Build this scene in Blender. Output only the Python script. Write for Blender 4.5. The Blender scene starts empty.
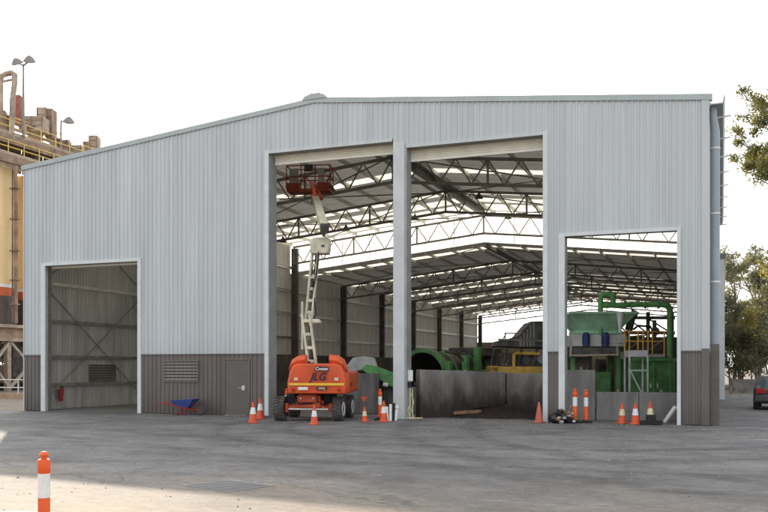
import bpy, bmesh, math, random
from mathutils import Vector, Matrix, Euler
PI = math.pi
rad = math.radians
rnd = random.Random(7)
C = bpy.context.scene.collection

# ------------------------------------------------------------------ survey helper
F, CX, HY = 880.0, 384.0, 368.0
CAMX, CAMY, CAMZ = 28.1, -29.9, 1.85
YAW = rad(21.0)
SN, CS = math.sin(YAW), math.cos(YAW)
def pt(px, py, d):
    """a point at depth d (metres along the line of sight) surveyed off the photograph"""
    t = (px - CX) / F
    return Vector((CAMX + (t * CS - SN) * d, CAMY + (t * SN + CS) * d, CAMZ + (HY - py) * d / F))
def gp(px, py):
    d = F * CAMZ / (py - HY)
    p = pt(px, py, d); p.z = 0
    return p

# ------------------------------------------------------------------ materials
MATS = {}
def mat(name, col, rough=.6, metal=0., var=.12, scale=3., bump=0., bscale=40., stretch=(1, 1, 1), col2=None, spec=.4, fine=.0, coat=0.):
    if name in MATS: return MATS[name]
    m = bpy.data.materials.new(name); m.use_nodes = True
    nt = m.node_tree; N = nt.nodes; L = nt.links
    b = N['Principled BSDF']
    b.inputs['Roughness'].default_value = rough
    b.inputs['Metallic'].default_value = metal
    b.inputs['Specular IOR Level'].default_value = spec
    if coat: b.inputs['Coat Weight'].default_value = coat
    tc = N.new('ShaderNodeTexCoord'); mp = N.new('ShaderNodeMapping'); mp.inputs['Scale'].default_value = stretch
    geo = N.new('ShaderNodeNewGeometry')
    L.new(geo.outputs['Position'], mp.inputs['Vector'])
    nz = N.new('ShaderNodeTexNoise'); nz.inputs['Scale'].default_value = scale; nz.inputs['Detail'].default_value = 7; nz.inputs['Roughness'].default_value = .62
    L.new(mp.outputs['Vector'], nz.inputs['Vector'])
    rp = N.new('ShaderNodeValToRGB')
    c2 = col2 if col2 else tuple(max(0, c * (1 - 2.2 * var)) for c in col)
    c1 = col if col2 else tuple(min(1, c * (1 + var)) for c in col)
    rp.color_ramp.elements[0].position = .32; rp.color_ramp.elements[1].position = .68
    rp.color_ramp.elements[0].color = (*c2, 1); rp.color_ramp.elements[1].color = (*c1, 1)
    L.new(nz.outputs['Fac'], rp.inputs['Fac'])
    out = rp.outputs['Color']
    if fine:
        n2 = N.new('ShaderNodeTexNoise'); n2.inputs['Scale'].default_value = bscale * 2.5; n2.inputs['Detail'].default_value = 3
        L.new(geo.outputs['Position'], n2.inputs['Vector'])
        mr = N.new('ShaderNodeMapRange'); mr.inputs['From Min'].default_value = .3; mr.inputs['From Max'].default_value = .7
        mr.inputs['To Min'].default_value = 1 - fine; mr.inputs['To Max'].default_value = 1 + fine
        L.new(n2.outputs['Fac'], mr.inputs['Value'])
        mx = N.new('ShaderNodeVectorMath'); mx.operation = 'SCALE'
        L.new(out, mx.inputs[0]); L.new(mr.outputs['Result'], mx.inputs['Scale'])
        out = mx.outputs['Vector']
    L.new(out, b.inputs['Base Color'])
    rr = N.new('ShaderNodeMapRange'); rr.inputs['To Min'].default_value = max(.05, rough - .12); rr.inputs['To Max'].default_value = min(1, rough + .12)
    L.new(nz.outputs['Fac'], rr.inputs['Value']); L.new(rr.outputs['Result'], b.inputs['Roughness'])
    if bump:
        nb = N.new('ShaderNodeTexNoise'); nb.inputs['Scale'].default_value = bscale; nb.inputs['Detail'].default_value = 5
        L.new(mp.outputs['Vector'], nb.inputs['Vector'])
        bp = N.new('ShaderNodeBump'); bp.inputs['Strength'].default_value = bump; bp.inputs['Distance'].default_value = .03
        L.new(nb.outputs['Fac'], bp.inputs['Height']); L.new(bp.outputs['Normal'], b.inputs['Normal'])
    MATS[name] = m
    return m

def translucent(name, col, mixf=.5, var=.06):
    m = bpy.data.materials.new(name); m.use_nodes = True
    nt = m.node_tree; N = nt.nodes; L = nt.links
    N.remove(N['Principled BSDF']); out = N['Material Output']
    d = N.new('ShaderNodeBsdfDiffuse'); t = N.new('ShaderNodeBsdfTranslucent'); mx = N.new('ShaderNodeMixShader')
    nz = N.new('ShaderNodeTexNoise'); nz.inputs['Scale'].default_value = 1.1; nz.inputs['Detail'].default_value = 6
    g = N.new('ShaderNodeNewGeometry'); L.new(g.outputs['Position'], nz.inputs['Vector'])
    rp = N.new('ShaderNodeValToRGB')
    rp.color_ramp.elements[0].position = .3; rp.color_ramp.elements[1].position = .7
    rp.color_ramp.elements[0].color = (*[c * (1 - 3 * var) for c in col], 1); rp.color_ramp.elements[1].color = (*[min(1, c * (1 + var)) for c in col], 1)
    L.new(nz.outputs['Fac'], rp.inputs['Fac'])
    L.new(rp.outputs['Color'], d.inputs['Color']); L.new(rp.outputs['Color'], t.inputs['Color'])
    mx.inputs['Fac'].default_value = mixf
    L.new(d.outputs[0], mx.inputs[1]); L.new(t.outputs[0], mx.inputs[2]); L.new(mx.outputs[0], out.inputs['Surface'])
    MATS[name] = m
    return m

def foliage(name, dark, light, scale=.9):
    m = bpy.data.materials.new(name); m.use_nodes = True
    nt = m.node_tree; N = nt.nodes; L = nt.links
    N.remove(N['Principled BSDF']); out = N['Material Output']
    g = N.new('ShaderNodeNewGeometry')
    nz = N.new('ShaderNodeTexNoise'); nz.inputs['Scale'].default_value = scale; nz.inputs['Detail'].default_value = 8; nz.inputs['Roughness'].default_value = .75
    L.new(g.outputs['Position'], nz.inputs['Vector'])
    rp = N.new('ShaderNodeValToRGB'); rp.color_ramp.elements[0].position = .36; rp.color_ramp.elements[1].position = .66
    rp.color_ramp.elements[0].color = (*dark, 1); rp.color_ramp.elements[1].color = (*light, 1)
    L.new(nz.outputs['Fac'], rp.inputs['Fac'])
    d = N.new('ShaderNodeBsdfPrincipled'); d.inputs['Roughness'].default_value = .5
    t = N.new('ShaderNodeBsdfTranslucent'); mx = N.new('ShaderNodeMixShader'); mx.inputs['Fac'].default_value = .4
    L.new(rp.outputs['Color'], d.inputs['Base Color'])
    sc = N.new('ShaderNodeVectorMath'); sc.operation = 'MULTIPLY'; sc.inputs[1].default_value = (1.9, 1.8, .9)
    L.new(rp.outputs['Color'], sc.inputs[0]); L.new(sc.outputs[0], t.inputs['Color'])
    L.new(d.outputs[0], mx.inputs[1]); L.new(t.outputs[0], mx.inputs[2]); L.new(mx.outputs[0], out.inputs['Surface'])
    MATS[name] = m
    return m

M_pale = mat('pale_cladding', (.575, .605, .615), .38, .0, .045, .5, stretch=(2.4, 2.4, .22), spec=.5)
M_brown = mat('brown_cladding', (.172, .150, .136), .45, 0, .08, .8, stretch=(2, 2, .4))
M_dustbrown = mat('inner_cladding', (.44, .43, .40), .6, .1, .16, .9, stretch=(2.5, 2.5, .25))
M_trim = mat('white_trim', (.66, .69, .69), .42, 0, .05, 2.5)
M_grey = mat('grey_steel_paint', (.36, .38, .38), .5, 0, .1, 1.5)
M_steel = mat('dark_structural_steel', (.27, .26, .24), .55, .2, .15, 2)
M_column = mat('dusty_column_steel', (.13, .12, .11), .6, .1, .2, 2)
M_purlin = mat('galvanised_purlin', (.62, .60, .54), .45, .3, .1, 2)
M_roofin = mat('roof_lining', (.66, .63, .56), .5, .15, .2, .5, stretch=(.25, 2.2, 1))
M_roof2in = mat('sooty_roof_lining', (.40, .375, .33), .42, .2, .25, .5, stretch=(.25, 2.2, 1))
M_cream = mat('cream_shutter', (.86, .82, .70), .5, 0, .05, 2)
M_sky = translucent('skylight_sheet', (.90, .86, .74), .66, .08)
M_clear = translucent('clear_wall_sheet', (.97, .97, .95), .82, .02)
M_conc = mat('stained_concrete', (.34, .33, .315), .85, 0, .25, .7, .25, 30, stretch=(1.6, 1.6, .5), col2=(.12, .115, .11))
M_conc2 = mat('dirty_concrete', (.24, .23, .22), .85, 0, .25, .9, .25, 30, stretch=(2.2, 2.2, .45), col2=(.065, .06, .056))
def glow_through(m, fac, col):
    nt = m.node_tree; N = nt.nodes; L = nt.links; b = N['Principled BSDF']; out = N['Material Output']
    t = N.new('ShaderNodeBsdfTranslucent'); t.inputs['Color'].default_value = (*col, 1)
    x = N.new('ShaderNodeMixShader'); x.inputs['Fac'].default_value = fac
    L.new(b.outputs[0], x.inputs[1]); L.new(t.outputs[0], x.inputs[2]); L.new(x.outputs[0], out.inputs['Surface'])
glow_through(M_roofin, .055, (1, .97, .90)); glow_through(M_roof2in, .026, (1, .97, .92)); glow_through(M_dustbrown, .018, (1, .98, .94))  # translucency added to opaque sheets as fill light inside the sheds
def sheet_tone(m, w_, lo, hi, dirt_z0, dirt_z1, dirt):
    nt = m.node_tree; N = nt.nodes; L = nt.links; b = N['Principled BSDF']
    src = b.inputs['Base Color'].links[0].from_socket
    g = N.new('ShaderNodeNewGeometry'); sx = N.new('ShaderNodeSeparateXYZ'); L.new(g.outputs['Position'], sx.inputs[0])
    ad = N.new('ShaderNodeMath'); ad.operation = 'ADD'; L.new(sx.outputs['X'], ad.inputs[0]); L.new(sx.outputs['Y'], ad.inputs[1])
    dv = N.new('ShaderNodeMath'); dv.operation = 'DIVIDE'; L.new(ad.outputs[0], dv.inputs[0]); dv.inputs[1].default_value = w_
    fl = N.new('ShaderNodeMath'); fl.operation = 'FLOOR'; L.new(dv.outputs[0], fl.inputs[0])
    wn = N.new('ShaderNodeTexWhiteNoise'); wn.noise_dimensions = '1D'; L.new(fl.outputs[0], wn.inputs['W'])
    mr = N.new('ShaderNodeMapRange'); mr.inputs['To Min'].default_value = lo; mr.inputs['To Max'].default_value = hi; L.new(wn.outputs['Value'], mr.inputs['Value'])
    mp = N.new('ShaderNodeMapping'); mp.inputs['Scale'].default_value = (5, 5, .25); L.new(g.outputs['Position'], mp.inputs['Vector'])
    n = N.new('ShaderNodeTexNoise'); n.inputs['Scale'].default_value = 1.; n.inputs['Detail'].default_value = 6; L.new(mp.outputs[0], n.inputs['Vector'])
    st = N.new('ShaderNodeMapRange'); st.inputs['From Min'].default_value = .3; st.inputs['From Max'].default_value = .7; st.inputs['To Min'].default_value = .93; st.inputs['To Max'].default_value = 1.05; L.new(n.outputs['Fac'], st.inputs['Value'])
    dz = N.new('ShaderNodeMapRange'); dz.interpolation_type = 'SMOOTHSTEP'; dz.inputs['From Min'].default_value = dirt_z0; dz.inputs['From Max'].default_value = dirt_z1; dz.inputs['To Min'].default_value = dirt; dz.inputs['To Max'].default_value = 1
    nz = N.new('ShaderNodeMath'); nz.operation = 'MULTIPLY_ADD'; L.new(n.outputs['Fac'], nz.inputs[0]); nz.inputs[1].default_value = -.9; L.new(sx.outputs['Z'], nz.inputs[2]); L.new(nz.outputs[0], dz.inputs['Value'])
    a = N.new('ShaderNodeMath'); a.operation = 'MULTIPLY'; L.new(mr.outputs[0], a.inputs[0]); L.new(st.outputs[0], a.inputs[1])
    a2 = N.new('ShaderNodeMath'); a2.operation = 'MULTIPLY'; L.new(a.outputs[0], a2.inputs[0]); L.new(dz.outputs[0], a2.inputs[1])
    v = N.new('ShaderNodeVectorMath'); v.operation = 'SCALE'; L.new(src, v.inputs[0]); L.new(a2.outputs[0], v.inputs['Scale']); L.new(v.outputs[0], b.inputs['Base Color'])
sheet_tone(M_pale, .8, .955, 1.03, 1.6, 2.9, .93)
sheet_tone(M_brown, .8, .9, 1.06, -.5, .5, .72)
def soot(name, base, dark, zt):
    m = mat(name, base, .85, 0, .25, 1.1, .3, 25, stretch=(1.3, 1.3, .7), col2=tuple(c * .55 for c in base))
    nt = m.node_tree; N = nt.nodes; L = nt.links; b = N['Principled BSDF']
    src = b.inputs['Base Color'].links[0].from_socket
    g = N.new('ShaderNodeNewGeometry'); sx = N.new('ShaderNodeSeparateXYZ'); L.new(g.outputs['Position'], sx.inputs[0])
    n = N.new('ShaderNodeTexNoise'); n.inputs['Scale'].default_value = 1.5; n.inputs['Detail'].default_value = 10; n.inputs['Roughness'].default_value = .72
    mq = N.new('ShaderNodeMapping'); mq.inputs['Scale'].default_value = (1.8, 1.8, .55); L.new(g.outputs['Position'], mq.inputs['Vector']); L.new(mq.outputs[0], n.inputs['Vector'])
    a = N.new('ShaderNodeMath'); a.operation = 'MULTIPLY_ADD'; L.new(n.outputs['Fac'], a.inputs[0]); a.inputs[1].default_value = -1.9; L.new(sx.outputs['Z'], a.inputs[2])
    r = N.new('ShaderNodeMapRange'); r.interpolation_type = 'SMOOTHSTEP'; r.inputs['From Min'].default_value = -.75; r.inputs['From Max'].default_value = zt; r.inputs['To Min'].default_value = 1; r.inputs['To Max'].default_value = 0
    L.new(a.outputs[0], r.inputs['Value'])
    x = N.new('ShaderNodeMix'); x.data_type = 'RGBA'; L.new(r.outputs[0], x.inputs['Factor']); L.new(src, x.inputs['A']); x.inputs['B'].default_value = (*dark, 1)
    L.new(x.outputs['Result'], b.inputs['Base Color']); return m
M_soot = soot('sooty_concrete', (.34, .315, .295), (.038, .030, .026), 1.0)
M_rough = mat('door_brown', (.135, .12, .110), .45, 0, .06, 2)
M_black = mat('black_rubber', (.022, .022, .023), .75, 0, .25, 6, .3, 60)
M_tyre = mat('tyre_rubber', (.095, .088, .082), .85, 0, .3, 5, .3, 50)
M_orange = mat('lift_orange', (.74, .105, .03), .42, 0, .11, 1.6, .06, 14, coat=.1)
M_basket = mat('shaded_basket_red', (.34, .06, .035), .6, 0, .15, 3)  # darker lift colour: the shade on the raised basket is put into it
M_orange2 = mat('dusty_orange', (.55, .085, .03), .5, 0, .15, 3)
M_cone = mat('cone_orange', (.66, .095, .035), .55, 0, .12, 6)
M_conefade = mat('faded_cone_orange', (.48, .13, .075), .65, 0, .12, 6)
M_boll = mat('bollard_orange', (.80, .115, .02), .42, 0, .08, 7)
M_white = mat('reflective_white', (.80, .80, .78), .5, 0, .06, 12)
M_yelw = mat('reflective_yellowed', (.74, .66, .42), .5, 0, .1, 12)
M_boom = mat('boom_cream', (.64, .60, .46), .45, 0, .16, 2.2)
M_lamp_y = mat('yellow_tape', (.85, .55, .05), .4, 0, .05, 6)
M_green = mat('machine_green', (.14, .38, .125), .5, 0, .2, 1.6)
M_greenl = mat('pale_machine_green', (.40, .68, .45), .5, 0, .15, 1.6)
M_greend = mat('dirty_green', (.135, .30, .115), .6, 0, .25, 1.8)
M_yellow = mat('machine_yellow', (.78, .50, .10), .5, 0, .18, 2)
M_handrail = mat('handrail_orange', (.72, .40, .09), .5, 0, .1, 4)
M_dark = mat('dark_machinery', (.12, .113, .102), .6, .1, .3, 2)
M_rust = mat('rusty_brown_steel', (.33, .23, .165), .7, .1, .25, 1.2)  # rust brown, also lightened for the haze over the silo plant
M_pinkst = mat('hazed_brown_steel', (.46, .37, .29), .7, .05, .2, 1.4)  # lightened: haze over the silo plant is put into the colour
M_blue = mat('motor_blue', (.025, .055, .17), .45, 0, .15, 4)
M_blueb = mat('barrow_blue', (.055, .095, .32), .4, 0, .12, 5)
M_red = mat('barrow_red', (.36, .03, .03), .5, 0, .15, 5)
M_alum = mat('pale_galvanised', (.74, .75, .74), .45, .15, .1, 4)
M_silo = mat('silo_beige', (.86, .64, .34), .6, 0, .07, .6, stretch=(1.5, 1.5, .2))
M_silob = mat('silo_orange_band', (.55, .13, .045), .6, 0, .1, 1)
M_silod = mat('silo_skirt', (.105, .078, .068), .6, 0, .15, 1)
M_rail = mat('yellow_handrail', (.80, .62, .20), .55, 0, .12, 4)
M_canvas = mat('grey_canvas', (.42, .43, .42), .8, 0, .12, 3, .2, 12)
M_soil = mat('dark_soil', (.035, .030, .026), .95, 0, .3, 4, .8, 25)
M_bark = mat('gum_bark', (.23, .19, .16), .85, 0, .3, 2.2, .4, 18, stretch=(3, 3, .6))
M_timber = mat('weathered_timber', (.32, .17, .09), .8, 0, .2, 4)
M_carpaint = mat('car_charcoal', (.085, .088, .092), .3, .55, .04, 2, coat=.5)
M_glass = mat('dark_glass', (.02, .023, .026), .08, 0, .05, 2, spec=.8)
M_chrome = mat('chrome', (.7, .7, .7), .2, .9, .05, 2)
M_tail = mat('tail_lamp_red', (.40, .015, .012), .2, 0, .05, 2)
M_pipe = mat('downpipe_pvc', (.33, .375, .41), .4, 0, .05, 1.5)
M_gutter = mat('gutter_green_grey', (.33, .38, .37), .45, 0, .08, 1.5)
M_lit = mat('floodlight_grey', (.30, .27, .26), .5, .2, .1, 3)
M_leafA = foliage('gum_leaves_olive', (.060, .068, .032), (.24, .22, .085), .8)
M_leafB = foliage('gum_leaves_grey', (.075, .078, .056), (.20, .20, .145), .6)
M_leafC = foliage('shrub_leaves', (.04, .044, .026), (.12, .118, .065), .7)
M_leafD = foliage('golden_leaves', (.11, .105, .035), (.33, .28, .085), .8)

def ground_mat(name, dark, mid, light, wave=True):
    m = bpy.data.materials.new(name); m.use_nodes = True
    nt = m.node_tree; N = nt.nodes; L = nt.links; b = N['Principled BSDF']
    g = N.new('ShaderNodeNewGeometry')
    def noise(sc, scale=(1, 1, 1), rot=0, det=8, rough=.6, dist=0):
        mp = N.new('ShaderNodeMapping'); mp.inputs['Scale'].default_value = scale; mp.inputs['Rotation'].default_value = (0, 0, rot)
        L.new(g.outputs['Position'], mp.inputs['Vector'])
        n = N.new('ShaderNodeTexNoise'); n.inputs['Scale'].default_value = sc; n.inputs['Detail'].default_value = det; n.inputs['Roughness'].default_value = rough; n.inputs['Distortion'].default_value = dist
        L.new(mp.outputs[0], n.inputs['Vector']); return n.outputs['Fac']
    def ramp(f, a, b_, ca, cb):
        r = N.new('ShaderNodeValToRGB'); r.color_ramp.elements[0].position = a; r.color_ramp.elements[1].position = b_
        r.color_ramp.elements[0].color = (*ca, 1); r.color_ramp.elements[1].color = (*cb, 1); L.new(f, r.inputs['Fac']); return r.outputs['Color']
    def mix(f, a, b_):
        x = N.new('ShaderNodeMix'); x.data_type = 'RGBA'
        if isinstance(f, float): x.inputs['Factor'].default_value = f
        else: L.new(f, x.inputs['Factor'])
        L.new(a, x.inputs['A']); L.new(b_, x.inputs['B']); return x.outputs['Result']
    big = ramp(noise(.16, (.5, 1.6, 1), rad(14), 9, .62, .6), .36, .66, dark, mid)
    streak = noise(.5, (.38, 1.7, 1), rad(18), 12, .78, 1.2)
    dust = ramp(streak, .46, .78, (0, 0, 0), (.7, .7, .7))
    dustc = N.new('ShaderNodeRGB'); dustc.outputs[0].default_value = (*light, 1)
    c = mix(dust, big, dustc.outputs[0])
    # sweeping wheel tracks
    def track(cx, cy, r0, w, amt, c):
        vm = N.new('ShaderNodeVectorMath'); vm.operation = 'DISTANCE'
        wob = N.new('ShaderNodeVectorMath'); wob.operation = 'ADD'
        L.new(g.outputs['Position'], vm.inputs[0]); vm.inputs[1].default_value = (cx, cy, 0)
        s = N.new('ShaderNodeMath'); s.operation = 'SUBTRACT'; L.new(vm.outputs['Value'], s.inputs[0]); s.inputs[1].default_value = r0
        a = N.new('ShaderNodeMath'); a.operation = 'ABSOLUTE'; L.new(s.outputs[0], a.inputs[0])
        mr = N.new('ShaderNodeMapRange'); mr.interpolation_type = 'SMOOTHSTEP'
        mr.inputs['From Min'].default_value = 0; mr.inputs['From Max'].default_value = w; mr.inputs['To Min'].default_value = 1; mr.inputs['To Max'].default_value = 0
        L.new(a.outputs[0], mr.inputs['Value'])
        ml = N.new('ShaderNodeMath'); ml.operation = 'MULTIPLY'; L.new(mr.outputs[0], ml.inputs[0])
        pn = ramp(noise(.9, (1, 1, 1), 0, 8, .75), .25, .6, (0, 0, 0), (amt, amt, amt)); L.new(pn, ml.inputs[1])
        k = N.new('ShaderNodeRGB'); k.outputs[0].default_value = (*[x * .42 for x in dark], 1)
        return mix(ml.outputs[0], c, k.outputs[0])
    if wave:
        for q in ((23, -2, 8.2, .55, .8), (23, -2, 10.3, .5, .7), (4, -40, 30, .6, .7), (4, -40, 32.2, .5, .6), (40, 2, 20, .5, .6), (40, 2, 22, .6, .7), (19, -3, 5, .45, .6), (26, -40, 24, .5, .6), (26, -40, 26.2, .5, .6)):
            c = track(*q, c)
    md = ramp(noise(1.1, (.8, 1.3, 1), .5, 12, .82, .5), .38, .62, (0, 0, 0), (.75, .75, .75))
    c = mix(md, c, big) if not wave else mix(md, c, ramp(noise(.8, (1, 1, 1), 1., 8, .7), .4, .6, tuple(x * .62 for x in dark), mid))
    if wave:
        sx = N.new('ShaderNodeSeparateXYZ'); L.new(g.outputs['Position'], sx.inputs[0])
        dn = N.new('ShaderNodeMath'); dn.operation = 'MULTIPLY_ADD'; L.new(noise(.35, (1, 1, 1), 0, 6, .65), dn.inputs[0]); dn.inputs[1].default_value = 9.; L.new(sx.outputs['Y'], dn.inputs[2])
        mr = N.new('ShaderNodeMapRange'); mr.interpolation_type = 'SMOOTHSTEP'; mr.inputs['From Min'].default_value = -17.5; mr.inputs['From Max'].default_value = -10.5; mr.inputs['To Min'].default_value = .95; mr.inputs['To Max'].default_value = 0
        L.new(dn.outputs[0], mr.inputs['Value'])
        dc = ramp(noise(2.2, (.7, 1.5, 1), .3, 8, .7), .3, .7, (.175, .14, .105), (.30, .24, .18))  # warm tan of the sunlit foreground strip put into the dusty near asphalt
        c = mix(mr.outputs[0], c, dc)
    if wave:   # cracks and worn seams
        for sc_, th, am in ((.22, .009, .42), (.9, .010, .3)):
            wv = N.new('ShaderNodeTexNoise'); wv.inputs['Scale'].default_value = 1.3; wv.inputs['Detail'].default_value = 6; L.new(g.outputs['Position'], wv.inputs['Vector'])
            wa = N.new('ShaderNodeVectorMath'); wa.operation = 'MULTIPLY_ADD'; L.new(wv.outputs['Color'], wa.inputs[0]); wa.inputs[1].default_value = (1.1, 1.1, 0); L.new(g.outputs['Position'], wa.inputs[2])
            vo = N.new('ShaderNodeTexVoronoi'); vo.feature = 'DISTANCE_TO_EDGE'; vo.inputs['Scale'].default_value = sc_; L.new(wa.outputs[0], vo.inputs['Vector'])
            cm = N.new('ShaderNodeMapRange'); cm.inputs['From Min'].default_value = th * .3; cm.inputs['From Max'].default_value = th; cm.inputs['To Min'].default_value = am; cm.inputs['To Max'].default_value = 0; L.new(vo.outputs['Distance'], cm.inputs['Value'])
            km = N.new('ShaderNodeMath'); km.operation = 'MULTIPLY'; L.new(cm.outputs[0], km.inputs[0]); L.new(ramp(noise(.3, (1, 1, 1), 2., 5, .6), .45, .6, (0, 0, 0), (1, 1, 1)), km.inputs[1])
            kc = N.new('ShaderNodeRGB'); kc.outputs[0].default_value = (.028, .027, .026, 1); c = mix(km.outputs[0], c, kc.outputs[0])
    # soft stains and specks
    st = ramp(noise(1.4, (1, 1, 1), 0, 9, .68), .60, .74, (0, 0, 0), (.55, .55, .55))
    k = N.new('ShaderNodeRGB'); k.outputs[0].default_value = (*[x * .5 for x in dark], 1)
    c = mix(st, c, k.outputs[0])
    sp = N.new('ShaderNodeMapRange'); sp.inputs['From Min'].default_value = .34; sp.inputs['From Max'].default_value = .66; sp.inputs['To Min'].default_value = .45; sp.inputs['To Max'].default_value = 1.65
    fa = noise(34, (1, 1, 1), 0, 6, .8); fb = noise(7.5, (.7, 1.2, 1), .4, 8, .78)
    fm = N.new('ShaderNodeMath'); fm.operation = 'MULTIPLY_ADD'; L.new(fa, fm.inputs[0]); fm.inputs[1].default_value = .5
    fh = N.new('ShaderNodeMath'); fh.operation = 'MULTIPLY'; L.new(fb, fh.inputs[0]); fh.inputs[1].default_value = .5; L.new(fh.outputs[0], fm.inputs[2]); fine = fm.outputs[0]; L.new(fine, sp.inputs['Value'])
    vs = N.new('ShaderNodeVectorMath'); vs.operation = 'SCALE'; L.new(c, vs.inputs[0]); L.new(sp.outputs[0], vs.inputs['Scale'])
    L.new(vs.outputs[0], b.inputs['Base Color'])
    b.inputs['Roughness'].default_value = .78; b.inputs['Specular IOR Level'].default_value = .35
    bp = N.new('ShaderNodeBump'); bp.inputs['Strength'].default_value = .35; bp.inputs['Distance'].default_value = .02
    ad = N.new('ShaderNodeMath'); ad.operation = 'ADD'; L.new(fine, ad.inputs[0]); L.new(noise(6, (1, 1, 1), 0, 6, .6), ad.inputs[1])
    L.new(ad.outputs[0], bp.inputs['Height']); L.new(bp.outputs[0], b.inputs['Normal'])
    MATS[name] = m; return m
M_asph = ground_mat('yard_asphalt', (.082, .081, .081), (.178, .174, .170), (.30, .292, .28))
M_earth = ground_mat('dry_earth', (.16, .13, .10), (.22, .18, .14), (.28, .24, .19), False)
M_floor = ground_mat('shed_floor_concrete', (.13, .122, .115), (.21, .20, .19), (.28, .265, .25), False)
M_mark = mat('worn_paint_and_pale_marks', (.62, .61, .57), .8, 0, .2, 5, col2=(.30, .30, .29))

# ------------------------------------------------------------------ object helpers
WM = {}
def setp(o, label=None, cat=None, group=None, kind=None):
    if label: o['label'] = label
    if cat: o['category'] = cat
    if group: o['group'] = group
    if kind: o['kind'] = kind
    return o
def thing(name, label, cat, loc=(0, 0, 0), rotz=0., group=None):
    o = bpy.data.objects.new(name, None); C.objects.link(o)
    o.empty_display_size = .2
    o.location = loc; o.rotation_euler = (0, 0, rotz)
    WM[o.name] = Matrix.Translation(Vector(loc)) @ Matrix.Rotation(rotz, 4, 'Z')
    return setp(o, label, cat, group)

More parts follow.
